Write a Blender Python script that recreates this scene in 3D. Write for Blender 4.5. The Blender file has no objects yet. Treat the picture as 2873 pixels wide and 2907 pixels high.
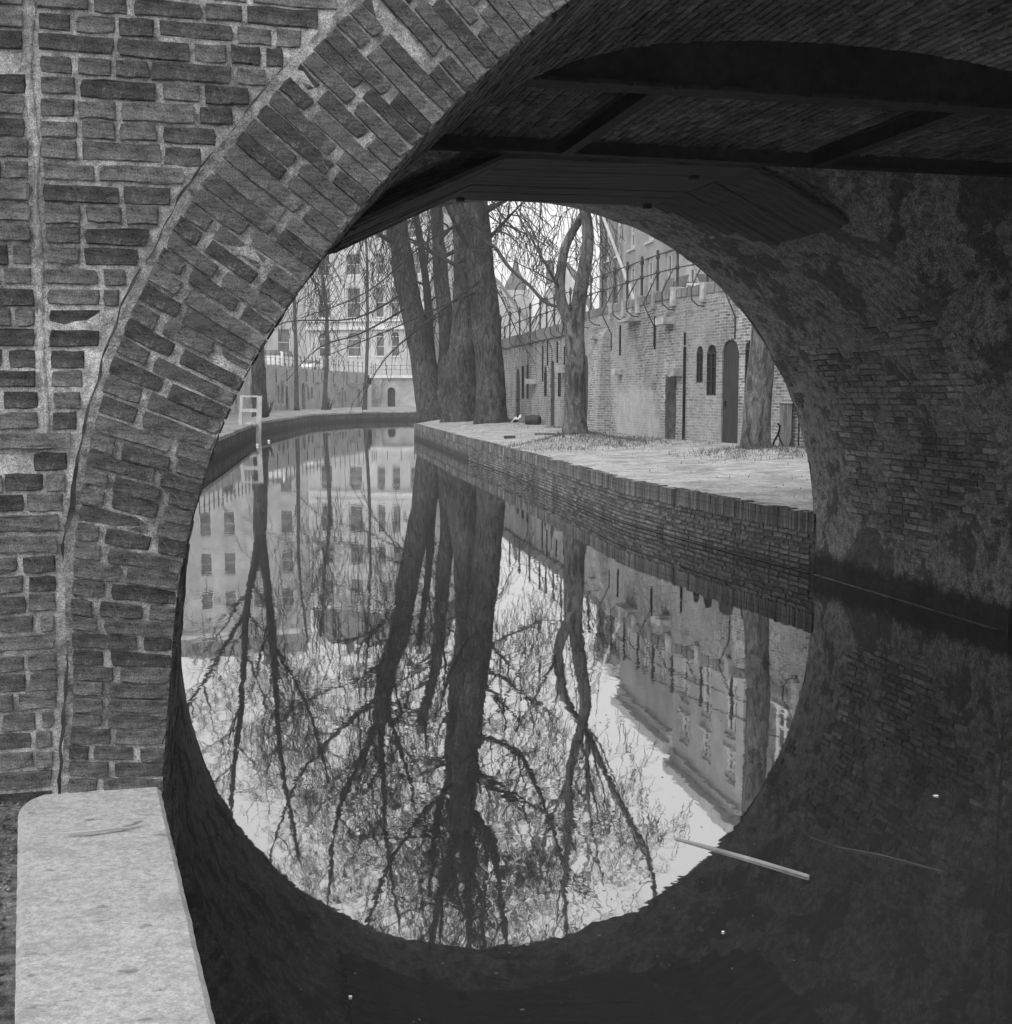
import bpy, math, random
from math import sin, cos, pi, sqrt, radians, atan2, hypot
from mathutils import Vector, noise

# ------------------------------------------------------------------ camera, sky, sun, exposure
S = bpy.context.scene
COL = bpy.context.collection
cam_d = bpy.data.cameras.new('camera')
cam = bpy.data.objects.new('camera', cam_d)
COL.objects.link(cam)
cam.location = (0, 0, 1.85)
cam.rotation_euler = (radians(90 - 5.568), 0, 0)
cam_d.sensor_fit = 'HORIZONTAL'
cam_d.sensor_width = 36
cam_d.lens = 42.82
cam_d.clip_start = 0.05
cam_d.clip_end = 3000
S.camera = cam

SUN_EL, SUN_AZ = radians(48), radians(215)     # azimuth clockwise from +Y : behind the camera, to its left
world = bpy.data.worlds.new('World')
S.world = world
world.use_nodes = True
wn, wl = world.node_tree.nodes, world.node_tree.links
wn.clear()
w_out = wn.new('ShaderNodeOutputWorld')
w_bg = wn.new('ShaderNodeBackground')
w_bw = wn.new('ShaderNodeRGBToBW')             # black-and-white film: the sky has no hue
w_sky = wn.new('ShaderNodeTexSky')
w_sky.sky_type = 'NISHITA'
w_sky.sun_disc = False
w_sky.sun_elevation = SUN_EL
w_sky.sun_rotation = SUN_AZ
w_sky.air_density = 1.6
w_sky.dust_density = 8.0
w_sky.ozone_density = 1.0
w_bg.inputs['Strength'].default_value = 0.13
wl.new(w_sky.outputs[0], w_bw.inputs[0])
w_pow = wn.new('ShaderNodeMath')               # overcast: the cloud sheet evens the sky out
w_pow.operation = 'POWER'
w_pow.inputs[1].default_value = 0.3
w_mul = wn.new('ShaderNodeMath')
w_mul.operation = 'MULTIPLY'
w_mul.inputs[1].default_value = 4.6
wl.new(w_bw.outputs[0], w_pow.inputs[0])
wl.new(w_pow.outputs[0], w_mul.inputs[0])
wl.new(w_mul.outputs[0], w_bg.inputs['Color'])
wl.new(w_bg.outputs[0], w_out.inputs[0])

sun_d = bpy.data.lights.new('sun', 'SUN')
sun_d.energy = 0.6
sun_d.angle = radians(18)
sun = bpy.data.objects.new('sun', sun_d)
COL.objects.link(sun)
sd = Vector((sin(SUN_AZ) * cos(SUN_EL), cos(SUN_AZ) * cos(SUN_EL), sin(SUN_EL)))
sun.rotation_euler = (-sd).to_track_quat('-Z', 'Y').to_euler()
sun.location = (-20, -30, 40)

S.view_settings.view_transform = 'Standard'
S.view_settings.look = 'None'
S.view_settings.gamma = 1
S.view_settings.use_curve_mapping = False
S.view_settings.exposure = 0.62
S.render.engine = 'CYCLES'
S.cycles.max_bounces = 10
S.cycles.diffuse_bounces = 6
S.cycles.glossy_bounces = 4
S.cycles.volume_bounces = 1
S.cycles.use_denoising = True
S.cycles.sample_clamp_indirect = 6

rnd = random.Random(7)


# ------------------------------------------------------------------ helpers: objects
def tag(o, label=None, cat=None, group=None, kind=None):
    if label: o['label'] = label
    if cat: o['category'] = cat
    if group: o['group'] = group
    if kind: o['kind'] = kind
    return o


def empty(name, loc=(0, 0, 0), **kw):
    o = bpy.data.objects.new(name, None)
    COL.objects.link(o)
    o.location = loc
    o.empty_display_size = 0.2
    return tag(o, **kw)


def put(o, parent):
    if parent is not None:
        o.parent = parent
        par_m = Vector((0, 0, 0))
        p = parent
        while p is not None:
            par_m += p.location
            p = p.parent
        o.location = Vector(o.location) - par_m
    return o


def mesh(name, V, F, mat=None, parent=None, smooth=False, uv=None, **kw):
    me = bpy.data.meshes.new(name)
    me.from_pydata([tuple(v) for v in V], [], F)
    if uv is not None:
        l = me.uv_layers.new(name='UVMap')
        for i, lp in enumerate(me.loops):
            l.data[i].uv = uv[lp.vertex_index]
    if mat is not None:
        me.materials.append(mat)
    if smooth:
        me.polygons.foreach_set('use_smooth', [True] * len(me.polygons))
    me.update()
    o = bpy.data.objects.new(name, me)
    COL.objects.link(o)
    put(o, parent)
    return tag(o, **kw)


class MB:
    """collects shapes; build() links them as ONE mesh object"""
    def __init__(s): s.V, s.F, s.UV = [], [], []

    def add(s, V, F, UV=None):
        b = len(s.V)
        s.V += [tuple(v) for v in V]
        s.F += [tuple(i + b for i in f) for f in F]
        s.UV += (UV if UV is not None else [(0, 0)] * len(V))

    def box(s, c, size, rz=0.0, bevel=0.0):
        x, y, z = (k / 2 for k in size)
        ca, sa = cos(rz), sin(rz)
        if bevel <= 0:
            L = [(-x, -y, -z), (x, -y, -z), (x, y, -z), (-x, y, -z), (-x, -y, z), (x, -y, z), (x, y, z), (-x, y, z)]
            F = [(0, 3, 2, 1), (4, 5, 6, 7), (0, 1, 5, 4), (1, 2, 6, 5), (2, 3, 7, 6), (3, 0, 4, 7)]
        else:
            b = bevel
            L = []
            for zz, k in ((-z, b), (-z + b, 0), (z - b, 0), (z, b)):
                L += [(-x + k, -y + k, zz), (x - k, -y + k, zz), (x - k, y - k, zz), (-x + k, y - k, zz)]
            F = [(3, 2, 1, 0), (12, 13, 14, 15)]
            for r in range(3):
                for i in range(4):
                    j = (i + 1) % 4
                    F.append((r * 4 + i, r * 4 + j, r * 4 + 4 + j, r * 4 + 4 + i))
        s.add([(c[0] + a * ca - q * sa, c[1] + a * sa + q * ca, c[2] + h) for a, q, h in L], F)

    def tube(s, pts, rad, n=6, cap=True):
        pts = [Vector(p) for p in pts]
        if not isinstance(rad, (list, tuple)): rad = [rad] * len(pts)
        base = len(s.V)
        up = None
        for i, p in enumerate(pts):
            t = (pts[min(i + 1, len(pts) - 1)] - pts[max(i - 1, 0)])
            if t.length < 1e-9: t = Vector((0, 0, 1))
            t.normalize()
            if up is None:
                up = t.cross(Vector((0.31, 0.93, 0.17)))
                if up.length < 1e-3: up = t.cross(Vector((1, 0, 0)))
            up = up - t * up.dot(t)
            if up.length < 1e-6: up = t.orthogonal()
            up.normalize()
            w = t.cross(up)
            r = rad[i]
            for k in range(n):
                a = 2 * pi * k / n
                q = p + up * (cos(a) * r) + w * (sin(a) * r)
                s.V.append((q.x, q.y, q.z))
                s.UV.append((0, 0))
        for i in range(len(pts) - 1):
            for k in range(n):
                k2 = (k + 1) % n
                s.F.append((base + i * n + k, base + i * n + k2, base + i * n + n + k2, base + i * n + n + k))
        if cap and n > 2:
            s.F.append(tuple(base + k for k in reversed(range(n))))
            e = base + (len(pts) - 1) * n
            s.F.append(tuple(e + k for k in range(n)))

    def lathe(s, c, prof, n=12):
        base = len(s.V)
        for r, z in prof:
            for k in range(n):
                a = 2 * pi * k / n
                s.V.append((c[0] + r * cos(a), c[1] + r * sin(a), c[2] + z))
                s.UV.append((0, 0))
        for i in range(len(prof) - 1):
            for k in range(n):
                k2 = (k + 1) % n
                s.F.append((base + i * n + k, base + i * n + k2, base + (i + 1) * n + k2, base + (i + 1) * n + k))
        s.F.append(tuple(base + k for k in reversed(range(n))))
        s.F.append(tuple(base + (len(prof) - 1) * n + k for k in range(n)))

    def build(s, name, mat, parent=None, smooth=False, uv=False, **kw):
        return mesh(name, s.V, s.F, mat, parent, smooth, s.UV if uv else None, **kw)


# ------------------------------------------------------------------ helpers: materials (neutral greys, the photograph is black and white)
def nodes_of(name):
    m = bpy.data.materials.new(name)
    m.use_nodes = True
    n, l = m.node_tree.nodes, m.node_tree.links
    return m, n, l, n['Principled BSDF']


def ramp(n, l, src, stops):
    r = n.new('ShaderNodeValToRGB')
    e = r.color_ramp.elements
    while len(e) < len(stops): e.new(0.5)
    for k, (p, v) in enumerate(stops):
        e[k].position = p
        e[k].color = (v, v, v, 1)
    l.new(src, r.inputs[0])
    return r.outputs[0]


def mix(n, l, fac, a, b, typ='MIX'):
    x = n.new('ShaderNodeMix')
    x.data_type = 'RGBA'
    x.blend_type = typ
    for k, v in ((0, fac), (6, a), (7, b)):
        if isinstance(v, (int, float)):
            x.inputs[k].default_value = v if k == 0 else (v, v, v, 1)
        else: l.new(v, x.inputs[k])
    return x.outputs[2]


def math_n(n, l, op, a, b=0.0):
    x = n.new('ShaderNodeMath')
    x.operation = op
    for inp, v in ((x.inputs[0], a), (x.inputs[1], b)):
        if isinstance(v, (int, float)): inp.default_value = v
        else: l.new(v, inp)
    return x.outputs[0]


def tex(n, l, scale, detail=4, rough=0.55, stretch=None, coord='Object', dist=0.0):
    tc = n.new('ShaderNodeTexCoord')
    t = n.new('ShaderNodeTexNoise')
    t.inputs['Scale'].default_value = scale
    t.inputs['Detail'].default_value = detail
    t.inputs['Roughness'].default_value = rough
    t.inputs['Distortion'].default_value = dist
    out = tc.outputs[coord]
    if stretch:
        mp = n.new('ShaderNodeMapping')
        mp.inputs['Scale'].default_value = stretch
        l.new(out, mp.inputs[0])
        out = mp.outputs[0]
    l.new(out, t.inputs['Vector'])
    return t.outputs['Fac']


def bump(n, l, bsdf, h, strength=0.4, dist=0.01):
    b = n.new('ShaderNodeBump')
    b.inputs['Strength'].default_value = strength
    b.inputs['Distance'].default_value = dist
    l.new(h, b.inputs['Height'])
    l.new(b.outputs[0], bsdf.inputs['Normal'])


def surf(name, v, var=0.3, scale=6.0, rough=0.9, bstr=0.3, bdist=0.01, stretch=None, blotch=0.0, bscale=0.7, metal=0.0, spec=0.3, fine=0.0):
    """a plain matter: grey v, with uneven tone, optional large blotches and relief"""
    m, n, l, b = nodes_of(name)
    t = tex(n, l, scale, 6, 0.6, stretch)
    c = ramp(n, l, t, [(0.36, v * (1 - var)), (0.64, v * (1 + var))])
    if fine:
        t2 = tex(n, l, scale * 9, 3, 0.6)
        c = mix(n, l, 1.0, c, ramp(n, l, t2, [(0.38, 1 - fine), (0.62, 1 + fine)]), 'MULTIPLY')
    if blotch:
        t3 = tex(n, l, bscale, 5, 0.65, dist=0.6)
        c = mix(n, l, 1.0, c, ramp(n, l, t3, [(0.38, 1 - blotch), (0.62, 1 + blotch)]), 'MULTIPLY')
    l.new(c, b.inputs['Base Color'])
    b.inputs['Roughness'].default_value = rough
    b.inputs['Metallic'].default_value = metal
    b.inputs['Specular IOR Level'].default_value = spec
    if bstr:
        bump(n, l, b, tex(n, l, scale * 3, 6, 0.65, stretch), bstr, bdist)
    return m


def brick_piece(name, v, var=0.45, smear=0.25, smear_v=0.3, scale=14.0):
    """one built brick: tone differs from brick to brick, worn grain, some mortar smeared on it"""
    m, n, l, b = nodes_of(name)
    oi = n.new('ShaderNodeObjectInfo')
    gi = n.new('ShaderNodeNewGeometry')
    r = math_n(n, l, 'FRACT', math_n(n, l, 'ADD', oi.outputs['Random'], gi.outputs['Random Per Island']))
    c = ramp(n, l, r, [(0.0, v * (1 - var)), (0.5, v), (1.0, v * (1 + var))])
    t = tex(n, l, scale * 1.3, 9, 0.8, (0.7, 0.7, 2.4), dist=.5)
    c = mix(n, l, 1.0, c, ramp(n, l, t, [(0.38, 0.45), (0.5, 1.0), (0.63, 1.5)]), 'MULTIPLY')
    pit = tex(n, l, scale * 16, 5, 0.75)
    c = mix(n, l, 1.0, c, ramp(n, l, pit, [(0.4, 0.6), (0.5, 1.0), (0.6, 1.36)]), 'MULTIPLY')
    big = tex(n, l, 1.1, 6, 0.65, dist=.4)
    c = mix(n, l, 1.0, c, ramp(n, l, big, [(0.4, 0.68), (0.6, 1.35)]), 'MULTIPLY')
    s = tex(n, l, scale * 1.1, 9, 0.8, dist=0.8)
    c = mix(n, l, ramp(n, l, s, [(0.54, 0.0), (0.6, smear)]), c, smear_v)
    l.new(c, b.inputs['Base Color'])
    b.inputs['Roughness'].default_value = 0.95
    b.inputs['Specular IOR Level'].default_value = 0.15
    h = mix(n, l, 0.45, t, pit)
    bump(n, l, b, h, 1.0, 0.014)
    return m


def brick_face(name, v, mortar, course=0.0575, length=0.215, wash=0.0, wash_v=0.45, var=0.35, wash_scale=0.35, low=None, patch=None, msize=.11):
    """a wall too far off to tell its bricks apart: courses from the UV map (metres), weathered, patches of old whitewash"""
    m, n, l, b = nodes_of(name)
    uv = n.new('ShaderNodeUVMap')
    bt = n.new('ShaderNodeTexBrick')
    bt.inputs['Scale'].default_value = 1.0
    bt.inputs['Brick Width'].default_value = length
    bt.inputs['Row Height'].default_value = course
    bt.inputs['Mortar Size'].default_value = course * msize
    bt.inputs['Mortar Smooth'].default_value = 0.3
    bt.inputs['Bias'].default_value = 0.0
    bt.inputs['Color1'].default_value = (v * (1 - var),) * 3 + (1,)
    bt.inputs['Color2'].default_value = (v * (1 + var),) * 3 + (1,)
    bt.inputs['Mortar'].default_value = (mortar,) * 3 + (1,)
    wob = n.new('ShaderNodeMix')
    wob.data_type = 'VECTOR'
    wob.inputs[0].default_value = 0.012
    nz = n.new('ShaderNodeTexNoise')
    nz.inputs['Scale'].default_value = 2.2
    nz.inputs['Detail'].default_value = 3
    l.new(uv.outputs[0], nz.inputs['Vector'])
    va = n.new('ShaderNodeVectorMath')
    va.operation = 'ADD'
    l.new(uv.outputs[0], va.inputs[0])
    vs = n.new('ShaderNodeVectorMath')
    vs.operation = 'SCALE'
    vs.inputs['Scale'].default_value = 0.05
    l.new(nz.outputs['Color'], vs.inputs[0])
    l.new(vs.outputs[0], va.inputs[1])
    l.new(va.outputs[0], bt.inputs['Vector'])
    c = bt.outputs['Color']
    g = tex(n, l, 1.3, 7, 0.7, (1, 1, 0.45), dist=0.4)
    c = mix(n, l, 1.0, c, ramp(n, l, g, [(0.3, 0.5), (0.7, 1.5)]), 'MULTIPLY')
    g2 = tex(n, l, 9, 6, 0.75)
    c = mix(n, l, 1.0, c, ramp(n, l, g2, [(0.3, 0.55), (0.7, 1.4)]), 'MULTIPLY')
    if wash:
        w = tex(n, l, wash_scale, 7, 0.62, dist=0.5)
        wc = ramp(n, l, tex(n, l, 5, 5, 0.6), [(0.3, wash_v * 0.75), (0.7, wash_v * 1.1)])
        fac = ramp(n, l, w, [(0.5 - 0.08, 0.0), (0.5 + 0.1, wash)])
        c = mix(n, l, fac, c, wc)
    if patch:
        # a limewashed bay with ragged edges
        su = n.new('ShaderNodeSeparateXYZ')
        l.new(uv.outputs[0], su.inputs[0])
        du = math_n(n, l, 'SUBTRACT', (patch[1] - patch[0]) / 2, math_n(n, l, 'ABSOLUTE', math_n(n, l, 'SUBTRACT', su.outputs['X'], (patch[0] + patch[1]) / 2)))
        dv = math_n(n, l, 'SUBTRACT', (patch[3] - patch[2]) / 2, math_n(n, l, 'ABSOLUTE', math_n(n, l, 'SUBTRACT', su.outputs['Y'], (patch[2] + patch[3]) / 2)))
        dd = math_n(n, l, 'ADD', math_n(n, l, 'ADD', math_n(n, l, 'MINIMUM', du, dv), .12), math_n(n, l, 'MULTIPLY', math_n(n, l, 'SUBTRACT', tex(n, l, 1.6, 7, .65, dist=.5), .5), 1.6))
        c = mix(n, l, ramp(n, l, dd, [(0.0, 0.0), (0.35, 0.7)]), c, ramp(n, l, tex(n, l, 4, 6, .65), [(.3, .4), (.7, .62)]))
    if low:
        # a damp, algae-dark foot with a ragged upper edge
        geo = n.new('ShaderNodeNewGeometry')
        sp = n.new('ShaderNodeSeparateXYZ')
        l.new(geo.outputs['Position'], sp.inputs[0])
        hh = math_n(n, l, 'ADD', sp.outputs['Z'], math_n(n, l, 'MULTIPLY', tex(n, l, 3, 5, 0.7), -0.25))
        f = ramp(n, l, math_n(n, l, 'MULTIPLY', math_n(n, l, 'SUBTRACT', hh, low - 0.13), 6.0), [(0.0, 0.85), (1.0, 0.0)])
        c = mix(n, l, f, c, 0.045)
    l.new(c, b.inputs['Base Color'])
    b.inputs['Roughness'].default_value = 0.95
    b.inputs['Specular IOR Level'].default_value = 0.15
    hgt = mix(n, l, 0.45, bt.outputs['Fac'], g)
    inv = math_n(n, l, 'SUBTRACT', 1.0, bt.outputs['Fac'])
    hb = math_n(n, l, 'ADD', inv, math_n(n, l, 'MULTIPLY', tex(n, l, 25, 5, 0.7), 0.6))
    bump(n, l, b, hb, 0.9, 0.025)
    return m


def bark(name, v):
    m, n, l, b = nodes_of(name)
    t = tex(n, l, 9.0, 9, 0.8, (1, 1, 0.3), dist=0.8)
    c = ramp(n, l, t, [(0.4, v * 0.35), (0.5, v), (0.6, v * 1.9)])
    t2 = tex(n, l, 0.8, 5, 0.6)
    c = mix(n, l, 1.0, c, ramp(n, l, t2, [(0.35, 0.75), (0.65, 1.25)]), 'MULTIPLY')
    l.new(c, b.inputs['Base Color'])
    b.inputs['Roughness'].default_value = 0.95
    b.inputs['Specular IOR Level'].default_value = 0.15
    bump(n, l, b, t, 0.9, 0.05)
    return m


def glass_pane(name, v=0.05):
    m, n, l, b = nodes_of(name)
    c = ramp(n, l, tex(n, l, 0.9, 3, 0.5), [(0.35, v * 0.5), (0.7, v * 1.6)])
    l.new(c, b.inputs['Base Color'])
    b.inputs['Roughness'].default_value = 0.15
    b.inputs['Specular IOR Level'].default_value = 0.25
    return m


def worn_stone():
    m, n, l, b = nodes_of('worn_coping_stone')
    v = .45
    c = ramp(n, l, tex(n, l, 60, 6, .75), [(.38, v * .75), (.62, v * 1.2)])
    c = mix(n, l, 1.0, c, ramp(n, l, tex(n, l, 260, 3, .7), [(.3, .75), (.7, 1.2)]), 'MULTIPLY')
    st = tex(n, l, 5.5, 9, .72, (.8, 2.0, 1), dist=.4)          # rain streaks across the stone
    c = mix(n, l, ramp(n, l, st, [(.5, 0.0), (.64, .5)]), c, .22)
    sp = tex(n, l, 22, 4, .6, (.5, 1.3, 1))
    c = mix(n, l, ramp(n, l, sp, [(.63, 0.0), (.68, .6)]), c, .12)
    l.new(c, b.inputs['Base Color'])
    b.inputs['Roughness'].default_value = .92
    b.inputs['Specular IOR Level'].default_value = .2
    bump(n, l, b, math_n(n, l, 'ADD', st, tex(n, l, 45, 6, .7)), .6, .006)
    return m


M = {}
M['brick'] = brick_piece('old_brick', 0.145, var=.5, smear=.45)
M['voussoir'] = brick_piece('arch_brick', 0.13, var=.45, smear=.5)
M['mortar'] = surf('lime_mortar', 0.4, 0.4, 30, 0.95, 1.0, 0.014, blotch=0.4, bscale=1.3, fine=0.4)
M['ring_mortar'] = surf('grey_ring_mortar', 0.27, 0.45, 26, 0.95, 1.0, 0.014, blotch=0.4, bscale=1.6, fine=0.4)
M['joint'] = surf('old_joint_mortar', 0.15, 0.6, 4, 0.95, 0.6, 0.012, blotch=0.3, bscale=1.3, fine=0.25)
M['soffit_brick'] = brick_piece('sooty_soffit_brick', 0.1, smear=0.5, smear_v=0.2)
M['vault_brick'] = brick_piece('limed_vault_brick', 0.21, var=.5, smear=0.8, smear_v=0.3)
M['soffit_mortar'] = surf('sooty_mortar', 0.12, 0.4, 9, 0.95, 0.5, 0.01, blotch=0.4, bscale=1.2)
def vault_plaster():
    m, n, l, b = nodes_of('flaking_vault_plaster')
    v = .21
    c = ramp(n, l, tex(n, l, 14, 9, .8), [(.4, v * .5), (.5, v), (.6, v * 1.6)])
    c = mix(n, l, 1.0, c, ramp(n, l, tex(n, l, 90, 4, .75), [(.4, .5), (.5, 1.0), (.6, 1.5)]), 'MULTIPLY')
    # broken edges where the coat has come off
    fl = tex(n, l, 2.4, 9, .68, dist=.3)
    c = mix(n, l, ramp(n, l, fl, [(.53, 0.0), (.545, .7)]), c, .06)
    # daylight near the mouth painted as a mottled paler tone; thin lime runs elsewhere
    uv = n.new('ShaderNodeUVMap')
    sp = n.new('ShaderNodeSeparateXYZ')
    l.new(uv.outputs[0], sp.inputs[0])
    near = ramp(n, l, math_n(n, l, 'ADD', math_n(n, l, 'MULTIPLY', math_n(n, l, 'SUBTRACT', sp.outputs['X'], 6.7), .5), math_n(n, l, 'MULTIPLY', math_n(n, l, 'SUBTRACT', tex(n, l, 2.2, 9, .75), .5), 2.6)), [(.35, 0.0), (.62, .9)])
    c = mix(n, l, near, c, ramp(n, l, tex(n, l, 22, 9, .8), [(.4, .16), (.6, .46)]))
    cr = ramp(n, l, tex(n, l, 6, 10, .85, dist=1.0), [(.58, 0.0), (.61, .6)])
    c = mix(n, l, cr, c, .4)
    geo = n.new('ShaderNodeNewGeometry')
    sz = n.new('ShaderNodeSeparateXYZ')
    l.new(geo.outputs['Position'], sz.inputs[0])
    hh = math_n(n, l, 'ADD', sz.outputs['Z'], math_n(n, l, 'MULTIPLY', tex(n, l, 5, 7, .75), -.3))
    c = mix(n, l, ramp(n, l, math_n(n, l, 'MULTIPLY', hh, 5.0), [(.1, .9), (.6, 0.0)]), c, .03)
    l.new(c, b.inputs['Base Color'])
    b.inputs['Roughness'].default_value = .95
    b.inputs['Specular IOR Level'].default_value = .15
    bump(n, l, b, math_n(n, l, 'ADD', fl, math_n(n, l, 'MULTIPLY', tex(n, l, 30, 7, .75), .5)), 1.0, .03)
    return m


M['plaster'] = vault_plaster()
M['board'] = surf('tarred_board', 0.05, 0.5, 3, 0.9, 0.6, 0.008, stretch=(0.35, 6, 6))
M['iron'] = surf('rusted_iron', 0.014, 0.6, 14, 0.85, 0.6, 0.006, blotch=.4)
M['rail_iron'] = surf('painted_rail_iron', 0.06, 0.35, 8, 0.6, 0.2, 0.003)
M['quay_brick'] = brick_piece('quay_brick', 0.15, smear=0.35, smear_v=0.25)
M['quay_mortar'] = surf('quay_mortar', 0.1, 0.4, 12, 0.95, 0.5, 0.01)
M['quay_face'] = brick_face('quay_wall_brick', 0.15, 0.11, low=0.1)
M['left_quay_face'] = brick_face('left_quay_wall_brick', 0.1, 0.08, low=0.12)
M['wharf_wall'] = brick_face('wharf_wall_brick', 0.22, 0.42, course=.066, wash=0.6, wash_v=0.4, var=0.5, msize=.2, wash_scale=0.45, patch=(16.5, 20.3, .3, 2.05))
M['left_wall'] = brick_face('left_wharf_wall_brick', 0.38, 0.45, wash=0.7, wash_v=0.5, var=0.25, wash_scale=0.3)
M['patch'] = surf('limewashed_patch', 0.5, 0.12, 3, 0.95, 0.4, 0.01, blotch=0.12, bscale=1.2, fine=0.12)
M['parapet'] = surf('parapet_brick_on_edge', 0.2, 0.3, 4, 0.95, 0.6, 0.02, stretch=(7, 7, 0.4), blotch=0.25)
M['stone'] = worn_stone()
M['weather_stone'] = surf('weathered_stone', 0.36, 0.3, 5, 0.95, 0.5, 0.01, blotch=0.3)
M['gravel'] = surf('trodden_gravel', 0.17, 0.6, 30, 0.98, 0.9, 0.02, blotch=0.3, bscale=3, fine=0.3)
M['wharf_ground'] = surf('sandy_wharf_ground', 0.36, 0.22, 14, 0.98, 0.8, 0.02, blotch=0.3, bscale=2.2, fine=0.35)
M['left_ground'] = surf('left_wharf_ground_earth', 0.24, 0.3, 4, 0.98, 0.8, 0.02, blotch=0.25, bscale=.6, fine=0.3)
M['street'] = surf('street_setts', 0.22, 0.3, 4, 0.95, 0.4, 0.01)
M['grass'] = surf('dry_grass', 0.13, 0.5, 3, 0.95, 0.0)
M['bark'] = bark('grey_bark', 0.066)
M['bark_pale'] = bark('pale_bark', 0.115)
M['twig'] = surf('twig_bark', 0.035, 0.3, 3, 0.9, 0.0)
M['white_paint'] = surf('white_weathered_paint', 0.72, 0.12, 5, 0.6, 0.15, 0.004, blotch=0.1)
M['white_wood'] = surf('whitewashed_wood', 0.5, 0.2, 6, 0.8, 0.4, 0.006, stretch=(5, 5, 0.6), blotch=0.15, bscale=2)
M['dark_wood'] = surf('dark_painted_door', 0.045, 0.3, 3, 0.7, 0.3, 0.006, stretch=(8, 8, 0.6))
M['grey_wood'] = surf('grey_weathered_wood', 0.2, 0.4, 4, 0.9, 0.5, 0.01, stretch=(6, 6, 0.6))
M['glass'] = glass_pane('window_glass', .12)
M['dark_pane'] = surf('dusty_dark_pane', .03, .4, 2, .7, 0, spec=.15)
M['facade_white'] = surf('pale_stucco', 0.52, 0.14, 1.1, 0.9, 0.2, 0.01, blotch=0.1, bscale=0.25, fine=0.05)
M['facade_grey'] = surf('grey_stucco', 0.45, 0.14, 1.0, 0.9, 0.2, 0.01, blotch=0.15, bscale=0.2)
M['facade_brick'] = brick_face('house_brick', 0.2, 0.27, wash=0.0, var=0.25)
M['facade_brick_pale'] = brick_face('pale_house_brick', 0.3, 0.38, wash=0.0, var=0.2)
M['facade_far'] = surf('far_house_stucco', 0.48, 0.15, 0.8, 0.9, 0.1, 0.01, blotch=0.15, bscale=0.15)
M['roof'] = surf('roof_tiles', 0.16, 0.3, 3, 0.85, 0.7, 0.03, stretch=(1, 1, 5))
M['car_white'] = surf('white_car_paint', 0.78, 0.04, 2, 0.25, 0.0, spec=0.5)
M['tyre'] = surf('tyre_rubber', 0.025, 0.2, 10, 0.85, 0.2, 0.002)
M['chrome'] = surf('dull_chrome', 0.5, 0.1, 5, 0.3, 0.0, metal=0.9)
M['rag'] = surf('white_cloth', 0.8, 0.06, 8, 0.9, 0.3, 0.01)


def water_material():
    m, n, l, b = nodes_of('canal_water')
    n.remove(b)
    out = n['Material Output']
    dif = n.new('ShaderNodeBsdfDiffuse')
    dif.inputs['Color'].default_value = (0.034, 0.034, 0.034, 1)
    glo = n.new('ShaderNodeBsdfGlossy')
    glo.inputs['Color'].default_value = (0.95, 0.95, 0.95, 1)
    glo.inputs['Roughness'].default_value = 0.018
    fr = n.new('ShaderNodeFresnel')
    fr.inputs['IOR'].default_value = 1.5
    # mirror share raised well above clean water's to brighten the reflections
    fac = n.new('ShaderNodeMapRange')
    fac.inputs['From Min'].default_value = 0.0
    fac.inputs['From Max'].default_value = 1.0
    fac.inputs['To Min'].default_value = 0.45
    fac.inputs['To Max'].default_value = 1.0
    l.new(fr.outputs[0], fac.inputs[0])
    ms = n.new('ShaderNodeMixShader')
    l.new(fac.outputs[0], ms.inputs[0])
    l.new(dif.outputs[0], ms.inputs[1])
    l.new(glo.outputs[0], ms.inputs[2])
    l.new(ms.outputs[0], out.inputs['Surface'])
    a = tex(n, l, 4.5, 3, 0.5, (1.0, 0.6, 1), dist=0.6)
    c = tex(n, l, 16.0, 2, 0.5, (1.0, 0.7, 1), dist=0.4)
    h = math_n(n, l, 'ADD', a, math_n(n, l, 'MULTIPLY', c, 0.14))
    patch = ramp(n, l, tex(n, l, 0.35, 3, 0.5), [(0.35, 0.35), (0.65, 1.0)])
    h = math_n(n, l, 'MULTIPLY', h, patch)
    bp = n.new('ShaderNodeBump')
    bp.inputs['Strength'].default_value = 1.0
    bp.inputs['Distance'].default_value = 0.0008
    l.new(h, bp.inputs['Height'])
    l.new(bp.outputs[0], glo.inputs['Normal'])
    l.new(bp.outputs[0], fr.inputs['Normal'])
    return m


M['water'] = water_material()

# ------------------------------------------------------------------ the bridge frame: u across the canal, s along the tunnel, z up
TH = 0.2346
RX, RY = cos(TH), sin(TH)
AXX, AXY = -sin(TH), cos(TH)
OX, OY = 1.888, 4.184
SL = 7.715                      # tunnel length
QZ = 0.69                      # near quay top


def B(u, s, z): return (OX + RX * u + AXX * s, OY + RY * u + AXY * s, z)


NEAR_L = [(-3.02, -0.6), (-3.012, 0.3), (-2.995, 0.695), (-2.965, 1.0), (-2.944, 1.22), (-2.917, 1.376), (-2.867, 1.563), (-2.811, 1.733), (-2.745, 1.875),
          (-2.668, 2.012), (-2.495, 2.261), (-2.304, 2.498), (-2.079, 2.74), (-1.867, 2.938), (-1.767, 3.025), (-1.5, 3.2), (-1.25, 3.315), (-0.95, 3.4), (-0.5, 3.45), (0, 3.465)]
NEAR = NEAR_L + [(-u, z) for u, z in reversed(NEAR_L[:-1])]


def resample(P, step):
    out, acc = [P[0]], 0.0
    for a, b in zip(P[:-1], P[1:]):
        L = hypot(b[0] - a[0], b[1] - a[1])
        d = step - acc
        while d <= L:
            t = d / L
            out.append((a[0] + (b[0] - a[0]) * t, a[1] + (b[1] - a[1]) * t))
            d += step
        acc = (acc + L) % step if L >= step - acc else acc + L
    return out


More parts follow.
